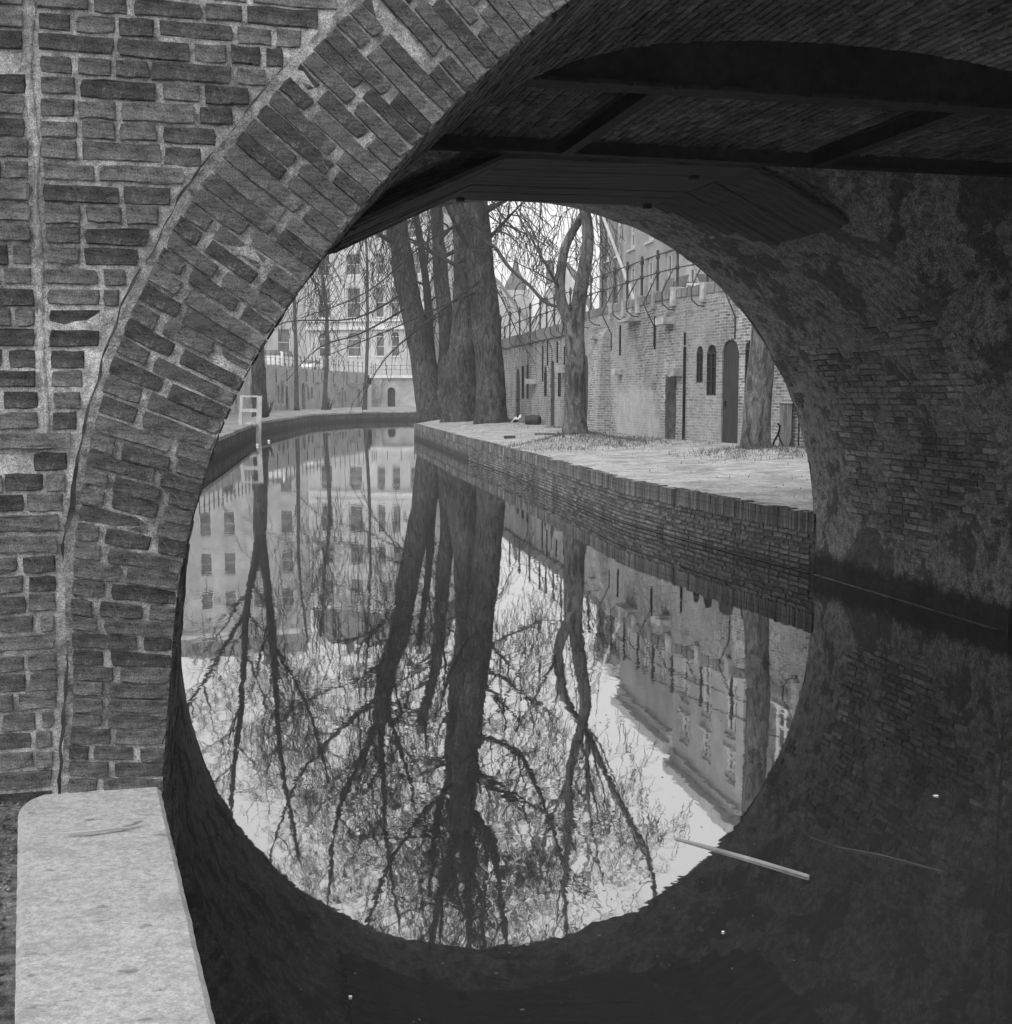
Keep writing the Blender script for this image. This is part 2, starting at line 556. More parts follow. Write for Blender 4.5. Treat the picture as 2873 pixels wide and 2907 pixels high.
def smooth_curve(P, it=2):
    for _ in range(it):
        Q = [P[0]]
        for a, b in zip(P[:-1], P[1:]):
            Q += [(a[0] * .75 + b[0] * .25, a[1] * .75 + b[1] * .25), (a[0] * .25 + b[0] * .75, a[1] * .25 + b[1] * .75)]
        Q.append(P[-1])
        P = Q
    return P


NEAR_C = resample(smooth_curve(NEAR), 0.047)


def far_prof(n=72):
    P = [(3.19, -0.6), (3.19, 0.0), (3.19, 0.2)]
    for k in range(n + 1):
        a = pi * k / n
        ca, sa = cos(a), sin(a)
        P.append((3.1913 * math.copysign(abs(ca) ** 0.9643, ca), 0.3724 + 3.3133 * abs(sa) ** 0.9643))
    P += [(-3.19, 0.2), (-3.19, 0.0), (-3.19, -0.6)]
    return P[::-1]


FAR_C = far_prof()

bridge = empty('bridge', B(0, 0, 0), label='old brick arch bridge spanning the canal, its dark vault framing the view', cat='bridge')


def outer_off(z):
    """thickness of the arch ring at height z (thicker higher up)"""
    return 0.285 + 0.13 * max(0.0, min(1.0, (z - 1.0) / 1.2))


# ring frames along the near intrados
RING = []
for i, (u, z) in enumerate(NEAR_C):
    a, b = NEAR_C[max(i - 1, 0)], NEAR_C[min(i + 1, len(NEAR_C) - 1)]
    tx, tz = b[0] - a[0], b[1] - a[1]
    L = hypot(tx, tz) or 1
    RING.append((u, z, -tz / L, tx / L))        # outward normal (left of travel)
OUT_CURVE = []
for (u, z, nx, nz) in RING:
    t = outer_off(z)
    OUT_CURVE.append((u + nx * t, z + nz * t))


def outer_u_at(z):
    """left outer edge of the ring at height z"""
    best = None
    for a, b in zip(OUT_CURVE[:-1], OUT_CURVE[1:]):
        if a[0] > -0.02: break
        if (a[1] - z) * (b[1] - z) <= 0 and a[1] != b[1]:
            t = (z - a[1]) / (b[1] - a[1])
            best = a[0] + (b[0] - a[0]) * t
    return best


def brick_geo(Q, s_back, s_front, rn, jit=0.004, inset=0.008):
    """one worn brick: Q = 4 corners (u,z) counter-clockwise; s grows away from the viewer. 48 triangles"""
    (a, b, c, d) = Q
    lerp = lambda p, q, t: (p[0] + (q[0] - p[0]) * t, p[1] + (q[1] - p[1]) * t)
    O = [a, lerp(a, b, .33), lerp(a, b, .68), b, lerp(b, c, .5), c, lerp(c, d, .33), lerp(c, d, .68), d, lerp(d, a, .5)]
    cx = sum(p[0] for p in O) / 10
    cz = sum(p[1] for p in O) / 10
    th_, j2 = rn.gauss(0, .007), jit * .45
    dx_, dz_ = rn.uniform(-j2, j2), rn.uniform(-j2, j2)
    W = []
    for k_, p in enumerate(O):
        x_, z_ = p[0] - cx, p[1] - cz
        q_ = 1.0
        if k_ in (0, 3, 5, 8): q_ = 1 - rn.choice([.008, .015, .03, .07]) * .1 / max(.1, hypot(x_, z_))
        W.append((cx + x_ * q_ - z_ * th_ + dx_ + rn.uniform(-j2, j2) * .6, cz + z_ * q_ + x_ * th_ + dz_ + rn.uniform(-j2, j2)))
    O = W
    cx = sum(p[0] for p in O) / 10
    cz = sum(p[1] for p in O) / 10
    V = [B(p[0], s_back, p[1]) for p in O]
    V += [B(p[0], s_front + inset * 0.55 + rn.uniform(0, 0.004), p[1]) for p in O]
    I = []
    for p in O:
        dx, dz = cx - p[0], cz - p[1]
        L = hypot(dx, dz) or 1
        k = inset * rn.uniform(.7, 1.5)
        # keep the inset even on both axes
        I.append((p[0] + math.copysign(min(abs(dx), k), dx), p[1] + math.copysign(min(abs(dz), k * .8), dz)))
    V += [B(p[0], s_front + rn.uniform(-.0025, .0035), p[1]) for p in I]
    F = []
    for r in (0, 10):
        for k in range(10):
            k2 = (k + 1) % 10
            F.append((r + k, r + k2, r + 10 + k2, r + 10 + k))
    F.append(tuple(range(20, 30)))
    return V, F


def local_mesh(name, V, F, mat, parent):
    """brick object with its origin at its own centre"""
    n = len(V)
    cx, cy, cz = (sum(v[k] for v in V) / n for k in range(3))
    me = bpy.data.meshes.new(name)
    me.from_pydata([(v[0] - cx, v[1] - cy, v[2] - cz) for v in V], [], F)
    me.materials.append(mat)
    o = bpy.data.objects.new(name, me)
    COL.objects.link(o)
    o.location = (cx, cy, cz)
    put(o, parent)
    return o


# ---- front wall backing (mortar), ring backing
def strip(P, Q, s, mat, name, parent, wob=0.0):
    V, F = [], []
    for p, q in zip(P, Q):
        V += [B(p[0], s + rnd.uniform(-wob, wob), p[1]), B(q[0], s + rnd.uniform(-wob, wob), q[1])]
    for i in range(len(P) - 1):
        F.append((2 * i, 2 * i + 1, 2 * i + 3, 2 * i + 2))
    return mesh(name, V, F, mat, parent)


ring_part = strip(NEAR_C, OUT_CURVE, 0.007, M['ring_mortar'], 'arch_ring', bridge, 0.002)
# spandrel backing: from the ring's outer curve out to the wall's ends and up to the parapet
top_z = 4.6
V, F = [], []
half = [p for p in OUT_CURVE if p[0] <= 0.001]
for p in half:
    V += [B(p[0], 0.007, p[1]), B(-9.0, 0.007, p[1])]
for i in range(len(half) - 1):
    F.append((2 * i, 2 * i + 2, 2 * i + 3, 2 * i + 1))
k = len(V)
V += [B(0, 0.005, half[-1][1]), B(-9, 0.005, half[-1][1]), B(-9, 0.005, top_z), B(0, 0.005, top_z)]
F.append((k, k + 3, k + 2, k + 1))
V2 = []
for p in half:
    V2 += [B(-p[0], 0.005, p[1]), B(9.0, 0.005, p[1])]
k0 = len(V)
V += V2
for i in range(len(half) - 1):
    F.append((k0 + 2 * i, k0 + 2 * i + 1, k0 + 2 * i + 3, k0 + 2 * i + 2))
k = len(V)
V += [B(0, 0.005, half[-1][1]), B(9, 0.005, half[-1][1]), B(9, 0.005, top_z), B(0, 0.005, top_z)]
F.append((k, k + 1, k + 2, k + 3))
span_part = mesh('spandrel_wall', V, F, M['mortar'], bridge)

# ---- ring bricks (voussoirs), laid radially; those the camera can see are objects of their own
rb = random.Random(21)
rest = MB()
PAT = [(0, .52, 1), (0, .3, 1), (0, .68, 1), (0, .27, .72, 1), (0, .5, 1), (0, .36, 1), (0, .62, 1)]
nv = 0
for i in range(len(RING) - 1):
    u0, z0, nx0, nz0 = RING[i]
    u1, z1, nx1, nz1 = RING[i + 1]
    if z0 < 0.02: continue
    T0, T1 = outer_off(z0), outer_off(z1)
    pat = PAT[rb.randrange(len(PAT))]
    g = rb.uniform(.06, .13)                    # share of the pitch taken by the joint
    for a, b in zip(pat[:-1], pat[1:]):
        aa = a + (0.0 if a == 0 else 0.03)
        bb = b - (0.06 if b == 1 else 0.03)
        if bb - aa < .1: continue
        P = lambda fr, t: (u0 + (u1 - u0) * t + (nx0 + (nx1 - nx0) * t) * fr * (T0 + (T1 - T0) * t),
                           z0 + (z1 - z0) * t + (nz0 + (nz1 - nz0) * t) * fr * (T0 + (T1 - T0) * t))
        j = rb.uniform(-.05, .05)
        Q = [P(aa, g + j), P(bb, g * .7 + j), P(bb, 1 - g * .5 + j), P(aa, 1 - g + j)]
        fr = -0.003 + rb.uniform(-.005, .004) + (0.0 if rb.random() > .06 else .006)
        Vb, Fb = brick_geo(Q, 0.02, fr, rb, jit=0.005, inset=.0032)
        if u0 < -1.55 and z0 > 0.5:
            local_mesh('voussoir', Vb, Fb, M['voussoir'], ring_part)
            nv += 1
        else:
            rest.add(Vb, Fb)
rest.build('voussoir_rest', M['voussoir'], ring_part, kind='stuff')

# ---- spandrel bricks in courses
COURSE = 0.0575
U_J = -3.292                                   # upright straight joint in the wall
rs = random.Random(5)
far_left = MB()
far_right = MB()
nb = 0


def course_bricks(ua, ub, rn, first=None):
    """split a course into stretchers and headers"""
    out = []
    u = ua
    hdr = rn.random() < .4
    if first is not None:
        u2 = min(ub, u + first)
        out.append((u, u2))
        u = u2
    while u < ub - 0.03:
        L = (rn.uniform(.098, .118) if hdr else rn.uniform(.2, .232))
        if rn.random() < .25: hdr = hdr
        else: hdr = not hdr
        u2 = u + L
        if ub - u2 < .05: u2 = ub
        out.append((u, min(u2, ub)))
        u = u2
    return out


row = 0
z = 0.02
while z < top_z - 0.07:
    ph = COURSE * rs.uniform(.97, 1.03)
    zc = z + ph / 2
    e = outer_u_at(zc)
    if e is None: e = 0.0
    segs = []
    wave = lambda u: 0.006 * noise.noise((u * 1.7, zc * 0.8, 3.1)) + 0.004 * sin(u * 2.3 + zc)
    us = -3.72 + rs.uniform(-.1, .1)
    if z > 1.705:
        segs += [(a, b) for a, b in course_bricks(us, U_J - .006, rs, first=rs.uniform(.1, .2))]
        segs += [(a, b) for a, b in course_bricks(U_J + .02, e - .022, rs, first=rs.choice([.1, .105, .21, .15]))]
    else:
        segs += [(a, b) for a, b in course_bricks(us, e - .022, rs)]
    segs += [(a, b) for a, b in course_bricks(-8.95, us, rs)] if z > 0.5 else []
    for a, b in segs:
        if b - a < .035: continue
        g = rs.uniform(.006, .015)
        gv = rs.uniform(.0035, .0068)
        Q = [(a + g * .6, z + gv + wave(a)), (b - g * .6, z + gv + wave(b)), (b - g * .6, z + ph - gv + wave(b)), (a + g * .6, z + ph - gv + wave(a))]
        fr = -0.002 + rs.uniform(-.004, .004)
        if rs.random() < .05: fr += .006
        Vb, Fb = brick_geo(Q, 0.02, fr, rs, jit=0.006, inset=0.0032)
        if a > us - .01 and zc > .55 and zc < 3.16 and b < -1.9 and nb < 300:
            local_mesh('brick', Vb, Fb, M['brick'], span_part)
            nb += 1
        elif a > us - .01 and z < .55:
            pass
        else:
            far_left.add(Vb, Fb)
    # the matching half beyond the right edge of the picture
    if z > -1:
        for a, b in course_bricks(-e + .022, 8.9, rs):
            g, gv = .009, .006
            Q = [(a + g, z + gv), (b - g, z + gv), (b - g, z + ph - gv), (a + g, z + ph - gv)]
            Vb, Fb = brick_geo(Q, 0.02, -0.004 + rs.uniform(-.005, .005), rs)
            far_right.add(Vb, Fb)
    z += ph
    row += 1
far_left.build('brick_rest', M['brick'], span_part, kind='stuff')
far_right.build('brick_rest', M['brick'], span_part, kind='stuff')


# ---- the ragged mortar seams: round the ring's outside, and the upright joint
def seam(P, w, name, proud, mat, rn):
    V, F = [], []
    n = 7
    for i, (u, z) in enumerate(P):
        a, b = P[max(i - 1, 0)], P[min(i + 1, len(P) - 1)]
        tx, tz = b[0] - a[0], b[1] - a[1]
        L = hypot(tx, tz) or 1
        nx, nz = -tz / L, tx / L
        ww = w * (1 + 0.8 * noise.noise((u * 9, z * 9, 1.7)) + .5 * noise.noise((u * 31, z * 31, 6.7)))
        off = 0.008 * noise.noise((u * 5, z * 5, 8.2))
        pr = proud * (1 + 1.1 * noise.noise((u * 3, z * 3, 5.5)))
        for k in range(n):
            t = k / (n - 1) * 2 - 1
            h = pr * max(0.0, 1 - t * t) + 0.003 * noise.noise((u * 40, z * 40, t * 3))
            x = (t * ww / 2 + off)
            V.append(B(u + nx * x, 0.003 - h, z + nz * x))
    for i in range(len(P) - 1):
        for k in range(n - 1):
            F.append((i * n + k, (i + 1) * n + k, (i + 1) * n + k + 1, i * n + k + 1))
    return mesh(name, V, F, mat, bridge, smooth=True)


rq = random.Random(3)
out_left = [(p[0] + 0.012 * noise.noise((p[1] * 4, 2, 0)), p[1]) for p in resample(smooth_curve([p for p in OUT_CURVE if p[0] < -0.2 and p[1] > .5], 1), 0.012)]
M['crack'] = surf('crack_gap_dark', .05, .6, 9, .95, .5, .01)  # dark of the open gap put into the colour of a flat strip
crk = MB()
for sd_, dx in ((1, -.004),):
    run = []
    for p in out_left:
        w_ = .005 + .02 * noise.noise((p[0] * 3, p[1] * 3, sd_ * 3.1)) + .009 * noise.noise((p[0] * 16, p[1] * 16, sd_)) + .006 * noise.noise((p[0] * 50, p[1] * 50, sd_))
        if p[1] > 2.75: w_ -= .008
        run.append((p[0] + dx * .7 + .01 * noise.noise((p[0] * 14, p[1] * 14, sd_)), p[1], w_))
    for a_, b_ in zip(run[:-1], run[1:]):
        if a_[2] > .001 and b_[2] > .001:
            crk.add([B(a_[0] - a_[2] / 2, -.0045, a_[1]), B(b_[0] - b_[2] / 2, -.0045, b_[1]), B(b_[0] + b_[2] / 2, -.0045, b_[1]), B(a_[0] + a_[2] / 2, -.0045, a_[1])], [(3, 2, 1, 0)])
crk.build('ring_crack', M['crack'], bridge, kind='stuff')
seam([(U_J + .007 + 0.004 * sin(k * .35), 1.70 + k * .02) for k in range(120)], 0.016, 'upright_seam', 0.003, M['mortar'], rq)


# ---- near vault (section A) : brick soffit, courses run along the tunnel
def extrude(P, s0, s1, mat, name, parent, ns=1, jit=0.0, smooth=True, edge_jit=0.0, uv=True):
    V, F, UV = [], [], []
    acc = 0
    for i, (u, z) in enumerate(P):
        if i: acc += hypot(u - P[i - 1][0], z - P[i - 1][1])
        for k in range(ns + 1):
            s = s0 + (s1 - s0) * k / ns
            if edge_jit and k == ns: s += edge_jit * (noise.noise((u * 6, z * 6, 0)) + 0.6 * noise.noise((u * 20, z * 20, 4)))
            jj = jit * noise.noise((u * 3, s * 3, z * 3)) + jit * .5 * noise.noise((u * 9, s * 9, z * 9))
            L = hypot(u, z - 1) or 1
            V.append(B(u + jj * u / L, s, z + jj * (z - 1) / L))
            UV.append((s, acc))
    m = ns + 1
    for i in range(len(P) - 1):
        for k in range(ns):
            F.append((i * m + k, i * m + k + 1, (i + 1) * m + k + 1, (i + 1) * m + k))
    return mesh(name, V, F, mat, parent, smooth, UV if uv else None)


SA = 1.6
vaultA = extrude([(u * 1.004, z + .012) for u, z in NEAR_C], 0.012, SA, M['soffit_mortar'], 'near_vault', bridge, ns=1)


def soffit_bricks(C, s0, s1, name, mat, parent, rn, skip=None, length=.215, proud=.006, only=None):
    mb = MB()
    for i in range(len(C) - 1):
        (u0, z0), (u1, z1) = C[i], C[i + 1]
        if only and not only(u0, z0): continue
        tx, tz = u1 - u0, z1 - z0
        L = hypot(tx, tz) or 1
        nx, nz = tz / L, -tx / L                 # into the tunnel
        s = s0 + rn.uniform(-.2, 0)
        while s < s1:
            ln = length * rn.uniform(.9, 1.05) * (1 if rn.random() > .25 else .5)
            a, b = max(s + .006, s0), min(s + ln - .006, s1)
            s += ln
            if b - a < .03: continue
            if skip and skip((a + b) / 2, u0, z0): continue
            h = proud * rn.uniform(.2, 1.5)
            g = .09
            Vb = []
            for hh, e in ((-0.01, 0), (h, .05)):
                for t, ss in ((g + e, a + .1 * e), (1 - g - e, a + .1 * e), (1 - g - e, b - .1 * e), (g + e, b - .1 * e)):
                    Vb.append(B(u0 + tx * t + nx * hh, ss, z0 + tz * t + nz * hh))
            mb.add(Vb, [(4, 5, 6, 7), (0, 1, 5, 4), (1, 2, 6, 5), (2, 3, 7, 6), (3, 0, 4, 7)])
    return mb.build(name, mat, parent, kind='stuff')


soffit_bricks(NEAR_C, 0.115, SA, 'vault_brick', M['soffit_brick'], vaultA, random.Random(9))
# inner end face of section A
A_top = [(u, 4.6) for u, z in NEAR_C]
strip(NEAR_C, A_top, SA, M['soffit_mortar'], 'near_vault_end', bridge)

# ---- section B : wide chamber, iron beams under a flat brick ceiling
SB0, SB1, CZ = SA, 4.5, 3.57
mb = MB()
for u in (-3.3, 3.3):
    mb.add([B(u, SB0, -.6), B(u, SB1, -.6), B(u, SB1, 4.6), B(u, SB0, 4.6)], [(0, 1, 2, 3)],
           [(SB0, -.6), (SB1, -.6), (SB1, 4.6), (SB0, 4.6)])
M['chamber_wall'] = brick_face('chamber_wall_brick', 0.16, 0.2, wash=0.5, wash_v=.22, low=.3)
mb.build('chamber_wall', M['chamber_wall'], bridge, uv=True)
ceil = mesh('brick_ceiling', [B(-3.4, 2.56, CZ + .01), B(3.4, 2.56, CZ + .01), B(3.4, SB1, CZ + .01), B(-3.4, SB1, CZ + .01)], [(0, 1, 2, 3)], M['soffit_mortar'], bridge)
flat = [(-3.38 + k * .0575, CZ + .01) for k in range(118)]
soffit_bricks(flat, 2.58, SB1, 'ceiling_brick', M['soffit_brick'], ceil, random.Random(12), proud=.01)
mesh('upper_ceiling', [B(-3.4, SB0, 4.2), B(3.4, SB0, 4.2), B(3.4, 2.6, 4.2), B(-3.4, 2.6, 4.2)], [(0, 1, 2, 3)], M['iron'], bridge)


def beam(name, pa, pb, w, h, t, parent):
    """I-beam from pa to pb (u,s,z of its underside centre)"""
    a, b = Vector(B(*pa)), Vector(B(*pb))
    d = (b - a).normalized()
    r = d.cross(Vector((0, 0, 1))).normalized()
    prof = [(-w / 2, 0), (w / 2, 0), (w / 2, t), (t / 2, t * 1.4), (t / 2, h - t * 1.4), (w / 2, h - t), (w / 2, h), (-w / 2, h), (-w / 2, h - t), (-t / 2, h - t * 1.4), (-t / 2, t * 1.4), (-w / 2, t)]
    V = [a + r * x + Vector((0, 0, y)) for x, y in prof] + [b + r * x + Vector((0, 0, y)) for x, y in prof]
    n = len(prof)
    F = [(k, (k + 1) % n, n + (k + 1) % n, n + k) for k in range(n)]
    return mesh(name, V, F, M['iron'], parent)


beam('main_beam', (-3.3, 2.52, 3.44), (3.3, 2.52, 3.44), .16, .5, .022, bridge)
beam('cross_beam', (-3.3, 4.44, 3.475), (3.3, 4.44, 3.475), .1, .13, .014, bridge)
for u in (-2.34, -.48, 1.38):
    beam('tie_beam', (u, 2.6, 3.455), (u, 4.39, 3.46), .08, .12, .012, bridge)

for k in range(26):
    for dz in (.035,):
        c_ = B(-3.2 + k * .25, 2.41, 3.462)
        mb = MB()
        mb.lathe((c_[0], c_[1], c_[2] - .036), [(.012, 0), (.018, .008), (.018, .014)], 6)
        mb.build('rivet', M['iron'], bridge)
# ---- section C : far vault, plaster over brick, with the tarred boards hung under its crown
fc = [p for p in FAR_C]
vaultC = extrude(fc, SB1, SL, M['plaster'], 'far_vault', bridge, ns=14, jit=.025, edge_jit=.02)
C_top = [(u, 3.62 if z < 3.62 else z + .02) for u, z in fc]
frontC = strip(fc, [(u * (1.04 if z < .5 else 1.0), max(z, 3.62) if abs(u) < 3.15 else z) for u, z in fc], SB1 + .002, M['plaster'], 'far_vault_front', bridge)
mesh('far_vault_pier', [B(s_ * 3.18, SB1 + .002, -.6) for s_ in (1,)] + [B(3.32, SB1 + .002, -.6), B(3.32, SB1 + .002, 3.62), B(3.18, SB1 + .002, 3.62)], [(0, 1, 2, 3)], M['plaster'], bridge)


def sst(a, b, x):
    t_ = max(0, min(1, (x - a) / (b - a)))
    return t_ * t_ * (3 - 2 * t_)


def plastered(s, u, z):
    v = noise.noise((s * .9, z * 1.3, 2.0)) + .5 * noise.noise((s * 3, z * 3, 7))
    v += .5 * noise.noise((s * 9, z * 9, 1))
    return v > .6 - 1.2 * sst(1.9, 3.0, z) - .9 * sst(.95, .35, z) - .9 * sst(6.5, 7.4, s) - .5 * sst(5.2, 4.6, s)


FAR_FINE = resample(fc, .0575)
soffit_bricks([(u * .9985, z) for u, z in FAR_FINE], SB1 + .05, SL - .06, 'vault_brick', M['vault_brick'], vaultC, random.Random(31), skip=plastered, proud=.007, only=lambda u, z: u > 0 and z > .1)

# far face of the bridge with its ring
ring_out = []
for i, (u, z) in enumerate(fc):
    L = hypot(u, z - .37) or 1
    ring_out.append((u * (1 + .36 / 3.2), .37 + (z - .37) * (1 + .36 / 3.3)) if z > .37 else (u * 1.11, z))
M['far_ring'] = surf('far_ring_brick', .16, .4, 8, .95, .6, .01)
strip(fc, ring_out, SL + .006, M['far_ring'], 'far_ring', bridge, .004)
V, F = [], []
for sg in (-1, 1):
    k0 = len(V)
    h = [p for p in ring_out if p[0] * sg >= -.001]
    h.sort(key=lambda p: p[1])
    for p in h: V += [B(p[0], SL, p[1]), B(sg * 10, SL, p[1])]
    for i in range(len(h) - 1): F.append((k0 + 2 * i, k0 + 2 * i + 1, k0 + 2 * i + 3, k0 + 2 * i + 2))
    k = len(V)
    zt = h[-1][1]
    V += [B(0, SL, zt), B(sg * 10, SL, zt), B(sg * 10, SL, 4.6), B(0, SL, 4.6)]
    F.append((k, k + 1, k + 2, k + 3))
mesh('far_spandrel_wall', V, F, M['facade_brick'], bridge, uv=[(v[0], v[2]) for v in V])
# deck on top
mb = MB()
mb.add([B(-9, -.05, 4.6), B(9, -.05, 4.6), B(9, SL + .05, 4.6), B(-9, SL + .05, 4.6), B(-9, -.05, 4.9), B(9, -.05, 4.9), B(9, SL + .05, 4.9), B(-9, SL + .05, 4.9)],
       [(0, 1, 2, 3), (7, 6, 5, 4), (0, 4, 5, 1), (2, 6, 7, 3), (0, 3, 7, 4), (1, 5, 6, 2)])
mb.build('deck', M['weather_stone'], bridge)
for s_ in (.12, SL - .12):
    mb = MB()
    mb.add([B(-9, s_ - .15, 4.9), B(9, s_ - .15, 4.9), B(9, s_ + .15, 4.9), B(-9, s_ + .15, 4.9), B(-9, s_ - .15, 5.7), B(9, s_ - .15, 5.7), B(9, s_ + .15, 5.7), B(-9, s_ + .15, 5.7)],
           [(3, 2, 1, 0), (4, 5, 6, 7), (0, 1, 5, 4), (2, 3, 7, 6), (0, 4, 7, 3), (1, 2, 6, 5)])
    mb.build('bridge_parapet', M['weather_stone'], bridge)

# boards: three facets, planks run across the tunnel
lining = empty('board_lining', B(0, 4.5, 3.5))
put(lining, bridge)
BP = [(-1.9, 2.97), (-.85, 3.46), (.95, 3.47), (1.78, 3.08)]
rl = random.Random(4)
s = 4.53
while s < 6.45:
    w = rl.uniform(.14, .19)
    for f in range(3):
        (ua, za), (ub, zb) = BP[f], BP[f + 1]
        if f == 2:                               # ragged right-hand end
            k = rl.uniform(.94, 1.0) if s < 5.85 else max(.15, 1 - (s - 5.85) / .65) * rl.uniform(.9, 1)
            ub, zb = ua + (ub - ua) * k, za + (zb - za) * k
        if f == 0:
            ua = ua + rl.uniform(0, .05)
        dz = rl.uniform(-.008, .008)
        rise = .03 * (s - 4.5) / 2.5
        V = []
        for zz in (0, .03):
            V += [B(ua, s + .004, za + zz + dz + rise), B(ub, s + .004, zb + zz + dz + rise), B(ub, s + w - .004, zb + zz + dz + rise), B(ua, s + w - .004, za + zz + dz + rise)]
        local_mesh('board', V, [(0, 3, 2, 1), (4, 5, 6, 7), (0, 1, 5, 4), (1, 2, 6, 5), (2, 3, 7, 6), (3, 0, 4, 7)], M['board'], lining)
    s += w
for u, s_ in ((-.8, 6.42), (.85, 6.42), (.7, 5.0)):
    mb = MB()
    c = B(u, s_, 3.5)
    mb.box(c, (.06, .06, .09), TH)
    mb.build('bracket', M['iron'], lining)

# ------------------------------------------------------------------ water and terrain
mesh('canal_water', [(-90, -40, 0), (90, -40, 0), (90, 200, 0), (-90, 200, 0)], [(0, 1, 2, 3)], M['water'], kind='structure')
mesh('canal_bed', [(-230, -90, -1.2), (230, -90, -1.2), (230, 240, -1.2), (-230, 240, -1.2)], [(0, 1, 2, 3)], M['gravel'], kind='structure')


def poly_len(P): return [0] + [sum(hypot(P[j + 1][0] - P[j][0], P[j + 1][1] - P[j][1]) for j in range(i + 1)) for i in range(len(P) - 1)]


def on_path(P, s):
    A = poly_len(P)
    for i in range(len(P) - 1):
        if s <= A[i + 1] or i == len(P) - 2:
            L = A[i + 1] - A[i]
            t = (s - A[i]) / L
            dx, dy = (P[i + 1][0] - P[i][0]) / L, (P[i + 1][1] - P[i][1]) / L
            return (P[i][0] + (P[i + 1][0] - P[i][0]) * t, P[i][1] + (P[i + 1][1] - P[i][1]) * t, dx, dy)


R_EDGE = [(3.2, 12.38), (2.53, 14.5), (1.74, 17.33), (.99, 22.03), (-.03, 28.4), (-1.35, 35.66), (-3.9, 51.15), (-3.2, 61), (1.5, 66), (14, 70)]
R_WALL = [(10.0, 14.2), (6.4, 22.6), (5.1, 25.8), (3.79, 29), (1.9, 39), (-.33, 51.9), (-1.0, 59), (2.5, 63.5), (14, 67)]
L_EDGE = [(-3.9, 10.9), (-5.75, 20), (-7.45, 28.5), (-8.5, 36), (-11.3, 55), (-12.3, 76), (-10.5, 85), (-7.8, 88), (-3, 91), (12, 96)]
L_WALL = [(-9.5, 9.4), (-14.5, 38), (-17.5, 62), (-18.6, 88), (-17.0, 112), (-14.3, 125), (-13.5, 126), (-8.6, 126), (12, 124)]


def ground_strip(E, W, ze, zw, name, mat, mounds=(), n=70, m=16, rough=.025):
    LE, LW = poly_len(E)[-1], poly_len(W)[-1]
    V, F = [], []
    for i in range(n + 1):
        a = on_path(E, LE * i / n)
        b = on_path(W, LW * i / n)
        for j in range(m + 1):
            t = j / m
            x, y = a[0] + (b[0] - a[0]) * t, a[1] + (b[1] - a[1]) * t
            zz = ze + (zw - ze) * min(1, t * 1.15)
            for (mx, my, r, h) in mounds:
                zz += h * math.exp(-((x - mx) ** 2 + (y - my) ** 2) / (r * r))
            if 0 < j < m: zz += rough * (noise.noise((x * .9, y * .9, 0)) + .5 * noise.noise((x * 2.7, y * 2.7, 3)))
            V.append((x, y, zz))
    k = m + 1
    for i in range(n):
        for j in range(m):
            F.append((i * k + j, i * k + j + 1, (i + 1) * k + j + 1, (i + 1) * k + j))
    return mesh(name, V, F, mat, smooth=True, kind='structure')


def right_ground_z(x, y):
    return .74


R_MOUNDS = [(1.62, 28, .9, .3), (4.7, 22.6, .8, .12), (-.6, 45, 1.2, .06)]
# match the two paths' parameter: drop the near end of the wall so that strips run square
ground_strip(R_EDGE, R_WALL, .622, .80, 'right_wharf_ground', M['wharf_ground'], R_MOUNDS, n=110, m=22)
ground_strip(L_EDGE, L_WALL, .60, .62, 'left_wharf_ground', M['left_ground'], [(-13.4, 66, 1.0, .12)], n=90, m=10)

# streets above the wharf walls, out to the horizon
SZ = 3.42
mesh('right_street', [(p[0] + .3, p[1], SZ) for p in R_WALL] + [(230, 67, SZ), (230, -90, SZ), (12.0, -90, SZ), (11, 14, SZ)], [tuple(reversed(range(len(R_WALL) + 4)))], M['street'], kind='structure')
SZL = 3.85
mesh('left_street', [(p[0] - .3, p[1] + (.3 if p[1] > 120 else 0), SZL if p[1] > 20 else SZ) for p in L_WALL] + [(12, 124.4, SZL), (230, 124.4, SZL), (230, 240, SZL), (-230, 240, SZL), (-230, -90, SZL), (-11, -90, SZ)],
     [tuple(range(len(L_WALL) + 6))], M['street'], kind='structure')


